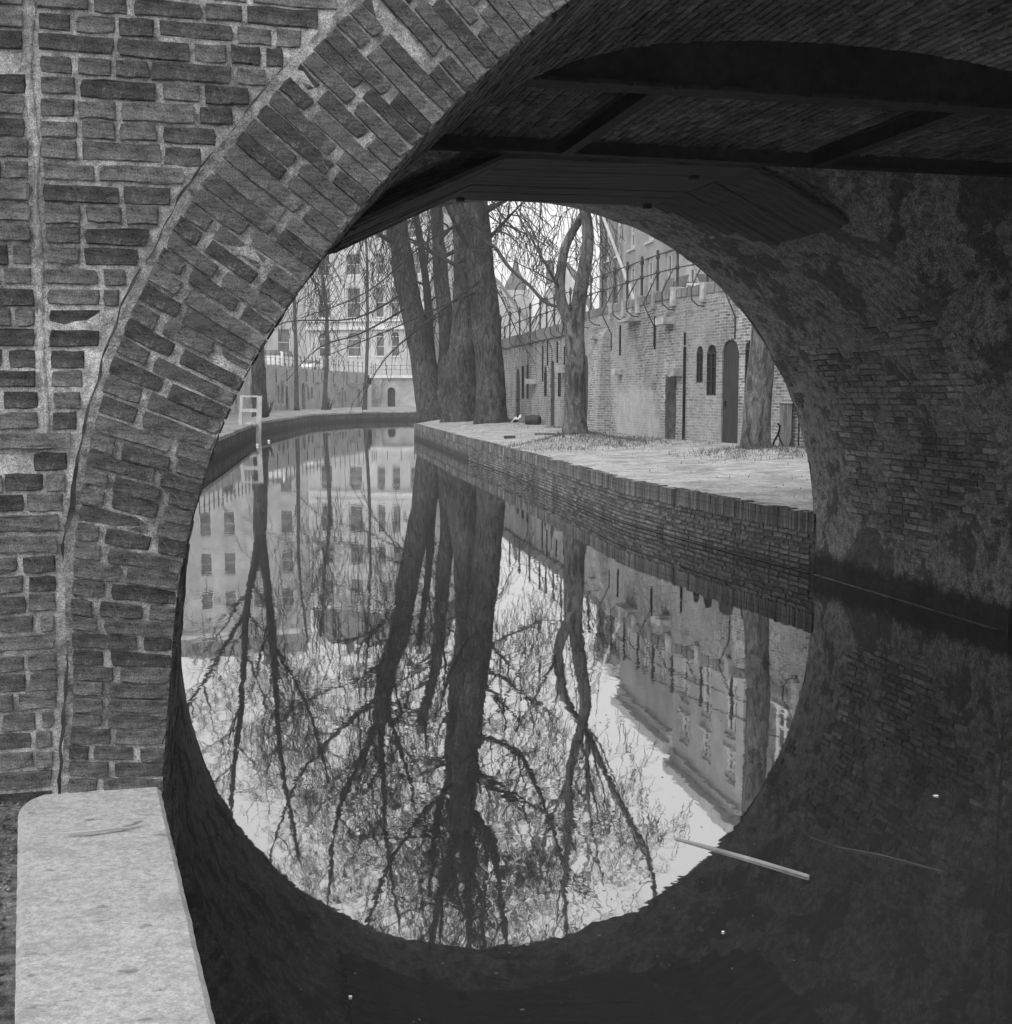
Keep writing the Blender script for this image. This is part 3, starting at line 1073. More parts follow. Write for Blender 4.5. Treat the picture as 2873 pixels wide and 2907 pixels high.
# ------------------------------------------------------------------ the near quay: coping stone, gravel, wall
def coping():
    # outline (x, y) of the pale stone; far corner rounded, long side along the water
    e0, e1 = (-1.045, 3.53), (0.308, -0.2)
    d = Vector((e1[0] - e0[0], e1[1] - e0[1])).normalized()
    nrm = Vector((d.y, -d.x))
    if nrm.x > 0: nrm = -nrm
    W_ = .385
    P = []
    c = Vector(e0)
    # start on the water side, near end -> far end, round both far corners, back along the land side
    near = Vector(e1)
    P.append(near)
    P.append(c - d * -.03)
    for k in range(4):
        a = k / 3 * pi / 2
        P.append(c + nrm * (.03 - .03 * cos(a)) - d * (.03 * sin(a)))
    far_land = Vector((-1.42, 3.42))
    for k in range(6):
        a = k / 5 * pi / 2
        P.append(far_land - nrm * (.14 - .14 * sin(a)) + d * (.14 - .14 * cos(a)))
    P.append(Vector((0.015, -0.2)))
    P2 = []
    for i, p in enumerate(P):
        q = P[(i + 1) % len(P)]
        m_ = max(1, int((q - p).length / .025))
        for k in range(m_):
            w = p.lerp(q, k / m_)
            e = .0025 * noise.noise((w.x * 22, w.y * 22, 1)) + .006 * max(0, noise.noise((w.x * 9, w.y * 9, 5)) - .35)
            t = (q - p).normalized()
            P2.append(w + Vector((t.y, -t.x)) * (e if 1 else 0))
    P = P2
    n = len(P)
    V, F = [], []
    cen = sum(P, Vector((0, 0))) / n
    rings = [(0, QZ - .22), (0, QZ - .012), (.012, QZ)]
    for ins, zz in rings:
        for i, p in enumerate(P):
            q = p
            if ins:
                a, b = P[i - 1], P[(i + 1) % n]
                t = (b - a).normalized()
                m_ = Vector((t.y, -t.x))
                if m_.dot(cen - p) < 0: m_ = -m_
                q = p + m_ * ins
            V.append((q.x, q.y, zz + .002 * noise.noise((q.x * 7, q.y * 7, zz))))
    for r in range(2):
        for i in range(n):
            j = (i + 1) % n
            F.append((r * n + i, r * n + j, (r + 1) * n + j, (r + 1) * n + i))
    F.append(tuple(2 * n + i for i in range(n)))
    o = mesh('coping_stone', V, F, M['stone'], label='pale worn coping stone with a rounded corner at the foot of the near arch', cat='coping stone')
    return e0, d, nrm


E0, DQ, NQ = coping()
# gravel beside it
V, F = [], []
nu, nvv = 60, 26
for i in range(nu + 1):
    for j in range(nvv + 1):
        t = -4.5 + 4.6 * i / nu
        w = .27 + 3.2 * (j / nvv) ** 2
        p = Vector(E0) - DQ * t + NQ * w
        h = QZ - .03 + .012 * noise.noise((p.x * 5, p.y * 5, 0)) + .009 * noise.noise((p.x * 17, p.y * 17, 2)) + .004 * noise.noise((p.x * 60, p.y * 60, 2))
        if t > -.25: h += .03 * (t + .25)
        V.append((p.x, p.y, h))
for i in range(nu):
    for j in range(nvv):
        k = i * (nvv + 1) + j
        F.append((k, k + 1, k + nvv + 2, k + nvv + 1))
mesh('near_quay_ground', V, F, M['gravel'], smooth=True, kind='structure')
# pebbles and grit at the foot of the wall and along the stone
mb = MB()
rp = random.Random(8)
for k in range(900):
    t = rp.uniform(-1.9, .12)
    w = .39 + abs(rp.gauss(0, .14)) + (rp.uniform(0, .4) if rp.random() < .4 else 0)
    p = Vector(E0) - DQ * t + NQ * w
    r = rp.uniform(.003, .009)
    zz = QZ - .022 + (.03 * (t + .25) if t > -.25 else 0)
    mb.lathe((p.x, p.y, zz), [(r * .6, -r * .4), (r, 0), (r * .5, r * .6)], 5)
mb.build('quay_grit', M['gravel'], kind='stuff')
# near quay wall under the stone
mb = MB()
a = Vector(E0) + NQ * .03 - DQ * .08
b = Vector((0.308, -0.2)) + NQ * .03
mb.add([(a.x, a.y, -.6), (b.x, b.y, -.6), (b.x, b.y, QZ - .2), (a.x, a.y, QZ - .2)], [(0, 1, 2, 3)], [(0, -.6), (4, -.6), (4, .46), (0, .46)])
mb.build('near_quay_wall', M['quay_face'], uv=True, label='brick face of the near quay dropping into the water under the pale coping', cat='quay wall')
# twig lying on the stone
mb = MB()
mb.tube([(-1.16, 3.07, QZ + .012), (-1.10, 3.075, QZ + .014), (-1.04, 3.105, QZ + .012), (-1.0, 3.13, QZ + .016), (-.985, 3.16, QZ + .012)], [.003, .005, .005, .006, .003], 6)
mb.tube([(-1.03, 3.11, QZ + .012), (-.995, 3.10, QZ + .014)], [.004, .002], 5)
mb.build('twig', M['weather_stone'], label='short bleached twig lying on the pale coping stone', cat='twig')

# ------------------------------------------------------------------ right quay wall : soldier coping and brick courses
rq_wall = empty('quay_wall', (3.2, 12.38, 0), label='low brick quay wall with upright coping bricks along the right bank', cat='quay wall')
ZT = .625


def path_band(P, z0, z1, name, mat, parent, off=0.0, s0=0, s1=None, step=1.0):
    A = poly_len(P)
    s1 = s1 or A[-1]
    ss = sorted(set([s0, s1] + [a for a in A if s0 < a < s1] + [s0 + k * step for k in range(int((s1 - s0) / step) + 1)]))
    V, F, UV = [], [], []
    for q in ss:
        x, y, dx, dy = on_path(P, q)
        for z in (z0, z1):
            V.append((x + dy * off, y - dx * off, z))
            UV.append((q, z))
    for i in range(len(ss) - 1):
        F.append((2 * i, 2 * i + 2, 2 * i + 3, 2 * i + 1))
    return mesh(name, V, F, mat, parent, uv=UV)


face = path_band(R_EDGE, -.6, ZT - .01, 'quay_face', M['quay_face'], rq_wall, off=-.0)


def path_brick(P, s0, s1, z0, z1, off0, off1, rn, jit=.003):
    """brick on a path face: off grows towards the canal (left of travel)"""
    V = []
    for off, e in ((off0, 0), (off1, .006)):
        for q, z in ((s0 + e, z0 + e), (s1 - e, z0 + e), (s1 - e, z1 - e), (s0 + e, z1 - e)):
            x, y, dx, dy = on_path(P, q + rn.uniform(-jit, jit))
            V.append((x - dy * off, y + dx * off, z + rn.uniform(-jit, jit)))
    return V, [(4, 7, 6, 5), (0, 4, 5, 1), (1, 5, 6, 2), (2, 6, 7, 3), (3, 7, 4, 0)]


rk = random.Random(77)
solid = MB()
ns = 0
q = 0.0
tot = poly_len(R_EDGE)[6]
while q < tot:
    w = rk.uniform(.05, .06)
    tall = .205 + rk.uniform(-.012, .012)
    top = ZT + rk.uniform(-.012, .014)
    # soldier: upright brick whose head is the quay's edge, running .22 back
    V = []
    for z in (ZT - tall, top):
        for qq, off in ((q + .004, .016 + rk.uniform(-.006, .006)), (q + w - .004, .016 + rk.uniform(-.006, .006)), (q + w - .004, -.1), (q + .004, -.1)):
            x, y, dx, dy = on_path(R_EDGE, qq)
            V.append((x - dy * off, y + dx * off, z + rk.uniform(-.003, .003)))
    Fs = [(4, 5, 6, 7), (0, 1, 5, 4), (1, 2, 6, 5), (3, 0, 4, 7), (0, 3, 2, 1)]
    if ns < 220:
        local_mesh('soldier_brick', V, Fs, M['quay_brick'], rq_wall)
        ns += 1
    else:
        solid.add(V, Fs)
    q += w
solid.build('soldier_brick_rest', M['quay_brick'], rq_wall, kind='stuff')
rest = MB()
nq = 0
zrow = ZT - .205 - .062
first = True
while zrow > -.06:
    q = rk.uniform(0, .1)
    while q < 22:
        ln = rk.uniform(.19, .22) * (1 if rk.random() > .3 else .5)
        pr = .012 + rk.uniform(-.006, .006) + (.012 if first else 0)
        Vb, Fb = path_brick(R_EDGE, q + .005, q + ln - .005, zrow + .005, zrow + .052, -.02, pr, rk)
        if nq < 290 and q < 9.5:
            local_mesh('brick', Vb, Fb, M['quay_brick'], rq_wall)
            nq += 1
        else:
            rest.add(Vb, Fb)
        q += ln
    zrow -= .0575
    first = False
rest.build('brick_rest', M['quay_brick'], rq_wall, kind='stuff')

lq_wall = empty('quay_wall', (-3, 10.9, 0), label='dark low quay wall along the left bank, curving across the far bend', cat='quay wall')
path_band(L_EDGE, -.6, .60, 'quay_face', M['left_quay_face'], lq_wall)
V, F = [], []
A = poly_len(L_EDGE)[-1]
for k in range(201):
    x, y, dx, dy = on_path(L_EDGE, A * k / 200)
    j = .03 * noise.noise((x, y, 0))
    V += [(x + dy * .06, y - dx * .06, .52), (x + dy * .06, y - dx * .06, .63 + j), (x - dy * .35, y + dx * .35, .635 + j)]
for k in range(200):
    F += [(3 * k, 3 * k + 3, 3 * k + 4, 3 * k + 1), (3 * k + 1, 3 * k + 4, 3 * k + 5, 3 * k + 2)]
mesh('quay_coping', V, F, M['left_ground'], lq_wall)


# ------------------------------------------------------------------ walls with openings
def wall(P, z0, z1, openings, mat, name, parent, side=1, depth=.22, step=2.0, s_from=None, s_to=None):
    """P path; side=+1 puts the outer face's normal to the left of travel. openings: (s0,s1,z0,z1,arch)"""
    A = poly_len(P)
    sa = A[0] if s_from is None else s_from
    sb = A[-1] if s_to is None else s_to
    xs = {sa, sb}
    xs |= {a for a in A if sa < a < sb}
    k = sa
    while k < sb:
        xs.add(k)
        k += step
    K = 8
    for o in openings:
        for j in range(K + 1): xs.add(o[0] + (o[1] - o[0]) * j / K)
    xs = sorted(xs)

    def top(o, s):
        if not o[4]: return o[3]
        w = (o[1] - o[0]) / 2
        t = max(-1, min(1, (s - (o[0] + w)) / w))
        return o[3] - o[4] * w * (1 - sqrt(max(0, 1 - t * t)))

    def pos(s, z, off=0.0):
        x, y, dx, dy = on_path(P, s)
        return (x - dy * off * side, y + dx * off * side, z)
    mb = MB()
    for a, b in zip(xs[:-1], xs[1:]):
        if b - a < 1e-6: continue
        m_ = (a + b) / 2
        cov = sorted([o for o in openings if o[0] - 1e-6 <= m_ <= o[1] + 1e-6], key=lambda o: o[2])
        lo = (z0, z0)
        for o in cov:
            if o[2] > max(lo) + 1e-6:
                q = [(a, lo[0]), (b, lo[1]), (b, o[2]), (a, o[2])]
                mb.add([pos(*p) for p in q], [(0, 1, 2, 3)], q)
            lo = (top(o, a), top(o, b))
        q = [(a, lo[0]), (b, lo[1]), (b, z1), (a, z1)]
        mb.add([pos(*p) for p in q], [(0, 1, 2, 3)], q)
        for o in cov:   # head of the reveal
            q = [(a, top(o, a)), (b, top(o, b))]
            mb.add([pos(*q[0]), pos(*q[1]), pos(*q[1], -depth), pos(*q[0], -depth)], [(0, 1, 2, 3)], [q[0], q[1], (q[1][0], q[1][1] + .2), (q[0][0], q[0][1] + .2)])
    for o in openings:
        for s_ in (o[0], o[1]):
            zt = top(o, s_)
            mb.add([pos(s_, o[2]), pos(s_, zt), pos(s_, zt, -depth), pos(s_, o[2], -depth)], [(0, 1, 2, 3)], [(s_, o[2]), (s_, zt), (s_ + .2, zt), (s_ + .2, o[2])])
        mb.add([pos(o[0], o[2]), pos(o[1], o[2]), pos(o[1], o[2], -depth), pos(o[0], o[2], -depth)], [(0, 1, 2, 3)], [(o[0], o[2]), (o[1], o[2]), (o[1], o[2] + .2), (o[0], o[2] + .2)])
    w = mb.build(name, mat, parent, uv=True)
    return w, pos, top


def leaf(pos, top, o, depth, name, mat, parent, frame=None, bars=(0, 0), fw=.05, sill=None):
    """what fills an opening: a door leaf or a window pane with its frame"""
    K = 8
    sa, sb, za = o[0], o[1], o[2]
    V = [pos(sa, za, -depth + .03), pos(sb, za, -depth + .03)]
    for j in range(K, -1, -1):
        s_ = sa + (sb - sa) * j / K
        V.append(pos(s_, top(o, s_), -depth + .03))
    p = mesh(name, V, [tuple(range(len(V)))], mat, parent)
    if frame is not None:
        mb = MB()

        def bar(s0, z0, s1, z1):
            Vq = []
            for off in (-depth + .035, min(-depth + .085, .0)):
                Vq += [pos(s0, z0, off), pos(s1, z0, off), pos(s1, z1, off), pos(s0, z1, off)]
            mb.add(Vq, [(4, 5, 6, 7), (0, 1, 5, 4), (1, 2, 6, 5), (2, 3, 7, 6), (3, 0, 4, 7)])
        zt = o[3] - (o[4] * (sb - sa) / 2 if o[4] else 0)
        bar(sa, za, sa + fw, zt)
        bar(sb - fw, za, sb, zt)
        bar(sa + fw, za, sb - fw, za + fw)
        bar(sa + fw, zt - fw, sb - fw, zt)
        nx_, nz_ = bars
        for k in range(1, nx_ + 1):
            c = sa + (sb - sa) * k / (nx_ + 1)
            bar(c - fw * .35, za + fw, c + fw * .35, zt - fw)
        for k in range(1, nz_ + 1):
            c = za + (zt - za) * k / (nz_ + 1)
            bar(sa + fw, c - fw * .35, sb - fw, c + fw * .35)
        mb.build('frame', frame, p)
    if sill is not None:
        mb = MB()
        Vq = []
        for z_ in (za - .09, za - .002):
            Vq += [pos(sa - .06, z_, .09), pos(sb + .06, z_, .09), pos(sb + .06, z_, -.05), pos(sa - .06, z_, -.05)]
        mb.add(Vq, [(4, 5, 6, 7), (3, 2, 1, 0), (0, 1, 5, 4), (1, 2, 6, 5), (2, 3, 7, 6), (3, 0, 4, 7)])
        mb.build('sill', sill, p)
    return p


# ---- right wharf wall
rw = empty('wharf_wall', (5.1, 25.8, .7), label='tall weathered brick wharf wall with arched cellar doors along the right bank', cat='wall')
RWIN = [(14.31, 14.59, 2.12, 2.95, 1.0), (13.75, 14.15, 1.83, 2.96, .9), (12.22, 12.62, 1.83, 3.0, .9), (22.36, 22.88, 1.69, 2.86, .9), (29.1, 29.58, 1.79, 2.84, .9),
        (26.83, 27.3, 1.78, 2.81, .9), (33.34, 33.87, 1.69, 2.94, 0), (32.41, 32.87, 1.69, 2.97, 0), (38.45, 39.2, 1.35, 2.82, .9), (8.0, 8.5, 1.8, 2.95, .9), (42.2, 42.8, 1.6, 2.8, .9)]
RDOOR = [(12.85, 13.52, .55, 3.04, .85), (23.28, 23.98, .55, 3.04, .95), (27.83, 28.56, .55, 3.01, .9), (34.22, 35.09, .55, 2.84, .9), (40.2, 41.0, .55, 2.8, .9), (6.5, 7.2, .55, 3.0, .9)]
_, pos, top = wall(R_WALL, .4, 3.74, RWIN + RDOOR, M['wharf_wall'], 'wall_face', rw, side=1, depth=.07)
for o in RWIN:
    leaf(pos, top, o, .07, 'window', M['dark_pane'], rw, M['dark_wood'], (1, 2), .03)
for o in RDOOR:
    d_ = leaf(pos, top, o, .07, 'door', M['dark_wood'], rw)
    c = pos((o[0] + o[1]) / 2 + .22, 1.65, -.02)
    mb = MB()
    mb.box(c, (.03, .05, .12))
    mb.build('handle', M['iron'], d_)
RTOT = poly_len(R_WALL)[6] + 2.0


def wall_box(pos, s0, s1, z0, z1, off0, off1, mat, name, parent):
    Vq = []
    for z in (z0, z1):
        Vq += [pos(s0, z, off1), pos(s1, z, off1), pos(s1, z, off0), pos(s0, z, off0)]
    uv = [(q, z + o_) for z in (z0, z1) for q, o_ in ((s0, 0), (s1, 0), (s1, .3), (s0, .3))]
    return mesh(name, Vq, [(4, 5, 6, 7), (3, 2, 1, 0), (0, 1, 5, 4), (1, 2, 6, 5), (2, 3, 7, 6), (3, 0, 4, 7)], mat, parent, uv=uv)


# parapet of bricks on edge, in runs, with pale blocks under the posts
POST_S = [7.9, 9.2, 10.5, 11.75, 13.0, 14.83 - .55, 15.6, 16.85, 18.15, 19.45, 20.7, 21.95, 23.25, 24.6, 25.8, 26.96, 28.18, 29.45, 30.6, 32.48, 34.61, 36.82, 39.08, 41.3, 43.5, 45.7, 47.9]
pp = random.Random(6)
s = 0.0
while s < RTOT:
    e = min(s + 1.0, RTOT)
    if s < 24:
        wall_box(pos, s + .002, e - .002, 3.742, 4.1, -.24, .006, M['wharf_wall'], 'parapet_block', rw)
        q = s
        while q < e - .02:                        # cap of bricks on edge
            w = min(pp.uniform(.1, .13), e - q)
            wall_box(pos, q + .004, q + w - .004, 4.102, 4.31 + pp.uniform(-.02, .02), -.26, .03 + pp.uniform(-.015, .015), M['parapet'], 'cap_brick', rw)
            q += w
    else:
        wall_box(pos, s + .002, e - .002, 3.742, 4.14 + pp.uniform(-.025, .025), -.24, .08 + pp.uniform(-.012, .012), M['parapet'], 'parapet_block', rw)
    s = e
for s in POST_S:
    if s < 21: wall_box(pos, s - .09, s + .09, 3.92, 4.36, -.2, .085, M['weather_stone'], 'post_block', rw)
# corbels, wall anchors, buttress, limewash patch, dark ragged patch, downpipe
for s0, s1, z0, z1, d_ in ((19.6, 19.95, 2.39, 2.53, .22), (15.6, 16.0, 3.5, 3.66, .3), (15.2, 15.5, 2.28, 2.44, .25), (26.0, 26.5, 2.55, 2.8, .3), (30.9, 31.6, 2.24, 2.42, .3), (21.5, 22.0, 3.42, 3.55, .35), (18.0, 19.1, 3.72, 3.78, .35), (37.6, 38.1, 2.5, 2.62, .3)):
    wall_box(pos, s0, s1, z0, z1, -.05, d_, M['weather_stone'], 'corbel', rw)
for s0, z0, z1 in ((15.08, 2.99, 3.28), (19.8, 2.9, 3.7), (16.75, 2.95, 3.75), (22.3, 2.6, 3.6), (24.4, 2.9, 3.75), (25.6, 2.5, 3.45), (26.2, 2.7, 3.4), (27.3, 2.9, 3.6), (28.9, 2.85, 3.7), (29.7, 2.3, 3.55), (12.0, 2.6, 3.4)):
    mb = MB()
    mb.tube([pos(s0, z0, .03), pos(s0, z1, .03)], .022, 6)
    mb.build('wall_anchor', M['iron'], rw)
mb = MB()
mb.tube([pos(15.06, .7, .04), pos(15.06, 2.95, .04)], .03, 7)
mb.build('downpipe', M['iron'], rw)
# buttress
Vq = []
for z, w, o_ in ((.4, .62, .42), (1.4, .58, .36), (3.45, .42, .2), (3.7, .36, .02)):
    Vq += [pos(21.36 - w, z, -.05), pos(21.36 - w, z, o_), pos(21.36 + w, z, o_), pos(21.36 + w, z, -.05)]
Fq = []
for r in range(3):
    for i in range(3):
        Fq.append((r * 4 + i, r * 4 + i + 1, r * 4 + 5 + i, r * 4 + 4 + i))
Fq.append((12, 13, 14, 15))
mesh('buttress', Vq, Fq, M['wharf_wall'], rw, uv=[(v[0] + v[1], v[2]) for v in Vq])


def ragged_patch(pos, s0, s1, z0, z1, off, mat, name, parent, seed, amp=.12):
    n = 48
    V = []
    c = ((s0 + s1) / 2, (z0 + z1) / 2)
    for k in range(n):
        a = 2 * pi * k / n
        ca, sa = cos(a), sin(a)
        r = 1 / max(abs(ca), abs(sa)) ** .9
        r *= 1 + amp * noise.noise((ca * 2.3, sa * 2.3, seed)) + amp * .5 * noise.noise((ca * 7, sa * 7, seed))
        V.append(pos(c[0] + (s1 - s0) / 2 * ca * r, max(z0 - .1, c[1] + (z1 - z0) / 2 * sa * r), off))
    V.append(pos(c[0], c[1], off + .01))
    return mesh(name, V, [(k, (k + 1) % n, n) for k in range(n)], mat, parent)


M['dark_patch_brick'] = surf('dark_ragged_brick', .07, .5, 6, .95, .6, .02, blotch=.3)
ragged_patch(pos, 15.48, 15.98, .6, 2.3, .008, M['dark_patch_brick'], 'dark_wall_patch', rw, 4.0, .22)  # ragged darker area laid flat on the wall face


# ---- railings
def railing(pos, posts, z_base, h, parent, brace=True, rails=(.55, .98), zfun=None, every=1):
    tops = []
    for i, s in enumerate(posts):
        zb = zfun(s) if zfun else z_base
        c = pos(s, zb, -.06)
        mb = MB()
        mb.lathe(c, [(.05, -.1), (.05, .05), (.032, .09), (.03, .5), (.055, .53), (.055, .58), (.03, .62), (.028, .86), (.05, .9), (.055, .95), (.03, 1.0), (.045, 1.04), (.02, 1.1)] if h > .9 else [(.04, 0), (.04, h)], 8)
        mb.build('post', M['rail_iron'], parent, smooth=True)
        if brace and i % every == 0:
            lean = rnd.uniform(-.1, .1)
            P_ = [pos(s, zb + .55, -.06), pos(s, zb + .5, .06), pos(s + .01, zb + .25, .2), pos(s + .02, zb - .05, .34), pos(s + .02, zb - .3, .32), pos(s + .01, zb - .42, .17), pos(s, zb - .44, -.02)]
            if i % 3 == 1:
                P_ = [pos(s, zb + .55, -.06), pos(s, zb + .2, .1), pos(s, zb - .2, .3), pos(s, zb - .5, .14), pos(s, zb - .75, .02), pos(s, zb - 1.2, .02)]
            sm = []
            for k in range(len(P_) - 1):
                sm += [P_[k], tuple((P_[k][j] + P_[k + 1][j]) / 2 for j in range(3))]
            sm.append(P_[-1])
            mb = MB()
            mb.tube(sm, .016, 5)
            mb.build('brace', M['rail_iron'], parent, smooth=True)
        tops.append((s, zb))
    for rz in rails:
        mb = MB()
        mb.tube([pos(s, zb + rz, -.06) for s, zb in tops], .016, 6)
        mb.build('rail', M['rail_iron'], parent, smooth=True)


rr_ = empty('railing', (*pos(20, 4.2, -.06)[:2], 4.2), label='black iron railing with turned posts and curved stays on the right parapet', cat='railing')
railing(pos, POST_S, 4.2, 1.0, rr_, zfun=lambda s: 4.26 if s < 24 else 4.13)

# ---- left wharf wall
lw = empty('wharf_wall', (-18.6, 88, .6), label='distant wharf wall with arched cellar openings along the left bank', cat='wall')
OFF = poly_len(L_WALL)[2]
LWIN = [(33.75, 34.43, 1.17, 2.67), (34.93, 35.74, 1.19, 2.63), (44.03, 44.75, 1.4, 2.54), (45.37, 46.23, 1.48, 2.52), (48.53, 49.05, 1.3, 2.22), (51.1, 51.53, 1.14, 2.2), (54.62, 55.03, 1.21, 2.24), (56.31, 56.68, 1.11, 2.19), (20.0, 20.7, 1.2, 2.6), (26, 26.7, 1.2, 2.6)]
LDOOR = [(36.36, 37.19, .4, 2.62), (41.92, 43.2, .4, 2.86), (55.3, 55.9, .4, 2.55), (60.21, 61.0, .4, 2.45), (28, 28.9, .4, 2.7)]
LWIN = [(a + OFF, b + OFF, c, d, .9) for a, b, c, d in LWIN]
LDOOR = [(a + OFF, b + OFF, c, d, .85) for a, b, c, d in LDOOR] + [(61.9 + OFF, 63.2 + OFF, .4, 3.05, 0)]
_, lpos, ltop = wall(L_WALL[:6], .3, 4.1, LWIN + LDOOR, M['left_wall'], 'wall_face', lw, side=-1, depth=.35)
for o in LWIN:
    leaf(lpos, ltop, o, .35, 'window', M['dark_pane'], lw, M['grey_wood'], (1, 2), .05)
for o in LDOOR:
    leaf(lpos, ltop, o, .35, 'door', M['dark_wood'], lw)
for k in range(10):
    s = OFF + 30 + k * 3.3 + rnd.uniform(-.5, .5)
    mb = MB()
    mb.tube([lpos(s, 2.9 + rnd.uniform(-.2, .2), .05), lpos(s, 3.9, .05)], .03, 5)
    mb.build('wall_anchor', M['iron'], lw)
for s in (35.2, 43.6, 47.5, 53.4, 58.0, 59.2):
    wall_box(lpos, s + OFF - .35, s + OFF + .35, 2.75, 2.95, -.05, .35, M['weather_stone'], 'corbel', lw)
lr = empty('railing', (*lpos(OFF + 40, 4.1)[:2], 4.1), label='row of iron railing posts along the left street edge above the wharf', cat='railing')
railing(lpos, [OFF + 8 + k * 1.42 for k in range(42)], 4.1, 1.05, lr, brace=False, rails=(.62,))

# ---- the landing block at the far bend
lb = empty('landing_wall', (-11, 125.5, .5), label='pale rendered landing wall with one arched door and a stone ledge at the canal bend', cat='wall')
BP_ = [(-13.9, 125), (-8.8, 125), (-2, 124), (12, 123)]
BO = [(1.65, 2.45, .3, 2.6, .8)]
M['landing'] = surf('pale_render', .42, .15, 1.5, .95, .3, .01, blotch=.22, bscale=.4)
_, bpos, btop = wall(BP_, .2, 3.55, BO, M['landing'], 'wall_face', lb, side=-1, depth=.5)
leaf(bpos, btop, BO[0], .5, 'door', M['dark_wood'], lb)
wall_box(bpos, -.15, 5.1, 3.552, 3.85, -.3, .3, M['white_paint'], 'ledge', lb)
wall_box(bpos, 5.11, 19, 3.552, 3.8, -.3, .12, M['landing'], 'parapet', lb)
Vq = [bpos(.25, 3.5, .02), bpos(1.15, 3.5, .02), bpos(.85, .3, .02), bpos(.55, .3, .02), bpos(.25, 3.5, .5), bpos(1.15, 3.5, .5), bpos(.85, .3, .12), bpos(.55, .3, .12)]
mesh('buttress', Vq, [(4, 5, 6, 7), (0, 4, 7, 3), (1, 2, 6, 5), (0, 1, 5, 4)], M['weather_stone'], lb)
railing(bpos, [.2 + k * 1.4 for k in range(5)], 3.85, 1.05, lb, brace=False, rails=(.6, 1.0))


# ------------------------------------------------------------------ houses
def house(name, P, z0, eaves, rows, cols, mat, label, side=-1, cat='house', ridge=3.0, depth_m=9.0, door=None, win=(1.1, None), bars=(1, 2), frame='white_paint', fw=.08, arch_ground=0.0, cornice=True, trim='white_paint', cell=None, chimney=1, flat_gable=None, sills=True):
    """P two points (front line). rows: list of (z0,z1). cols: list of (s_centre, width)"""
    root = empty(name, ((P[0][0] + P[1][0]) / 2, (P[0][1] + P[1][1]) / 2, z0), label=label, cat=cat)
    ops = []
    for ri, (a, b) in enumerate(rows):
        for (cs, w) in cols:
            ops.append((cs - w / 2, cs + w / 2, a, b, arch_ground if ri == 0 else 0))
    if door: ops.append((*door, 0))
    _, ps, tp = wall(P, z0, eaves, ops, mat, 'front_wall', root, side=side, depth=.22, step=50)
    for o in ops[:len(rows) * len(cols)]:
        leaf(ps, tp, o, .22, 'window', M['glass'], root, M[frame], bars, fw, M[trim] if sills else None)
    if door:
        leaf(ps, tp, ops[-1], .22, 'door', M['dark_wood'], root, M[frame], (0, 0), .09)
    L = hypot(P[1][0] - P[0][0], P[1][1] - P[0][1])
    mb = MB()
    a0, a1, b1, b0 = ps(0, z0), ps(L, z0), ps(L, z0, -depth_m), ps(0, z0, -depth_m)
    up = lambda p: (p[0], p[1], eaves)
    mb.add([a0, b0, up(b0), up(a0)], [(0, 1, 2, 3)], [(0, z0), (depth_m, z0), (depth_m, eaves), (0, eaves)])
    mb.add([a1, b1, up(b1), up(a1)], [(0, 1, 2, 3)], [(0, z0), (depth_m, z0), (depth_m, eaves), (0, eaves)])
    mb.add([b0, b1, up(b1), up(b0)], [(0, 1, 2, 3)], [(0, z0), (L, z0), (L, eaves), (0, eaves)])
    mb.build('side_wall', mat, root, uv=True)
    mb = MB()
    if flat_gable:
        # gable to the street
        apex_f, apex_b = ps(L / 2, eaves + ridge, .0), ps(L / 2, eaves + ridge, -depth_m)
        g = MB()
        g.add([ps(0, eaves + .001), ps(L, eaves + .001), apex_f], [(0, 1, 2)], [(0, eaves), (L, eaves), (L / 2, eaves + ridge)])
        g.build('gable', mat, root, uv=True)
        mb.add([ps(-.2, eaves - .1, -.02), (apex_f[0], apex_f[1], apex_f[2] + .1), (apex_b[0], apex_b[1], apex_b[2] + .1), ps(-.2, eaves - .1, -depth_m)], [(0, 1, 2, 3)])
        mb.add([ps(L + .2, eaves - .1, -.02), (apex_f[0], apex_f[1], apex_f[2] + .1), (apex_b[0], apex_b[1], apex_b[2] + .1), ps(L + .2, eaves - .1, -depth_m)], [(0, 1, 2, 3)])
    else:
        e = .35
        hip = min(2.0, L * .2) * 0
        mb.add([ps(-.02, eaves, e), ps(L + .02, eaves, e), ps(L + .02 - hip, eaves + ridge, -depth_m / 2), ps(-.02 + hip, eaves + ridge, -depth_m / 2), ps(-.02, eaves, -depth_m - e), ps(L + .02, eaves, -depth_m - e)],
               [(0, 1, 2, 3), (3, 2, 5, 4), (0, 3, 4), (1, 5, 2)])
    rf = mb.build('roof', M['roof'], root)
    for k in range(chimney):
        c = ps(L * (.18 + .6 * k), eaves + ridge * .8, -depth_m * .5)
        m2 = MB()
        m2.box((c[0], c[1], c[2] + .6), (.8, .8, 2.2), 0)
        m2.box((c[0], c[1], c[2] + 1.75), (.95, .95, .15), 0)
        m2.build('chimney', M['facade_brick'], rf, uv=True)
    if cornice:
        wall_box(ps, -.02, L + .02, eaves - .45, eaves - .003, .003, .42, M[trim], 'cornice', root)
        wall_box(ps, -.02, L + .02, eaves - .85, eaves - .45, .003, .12, M[trim], 'frieze', root)
    return root, ps


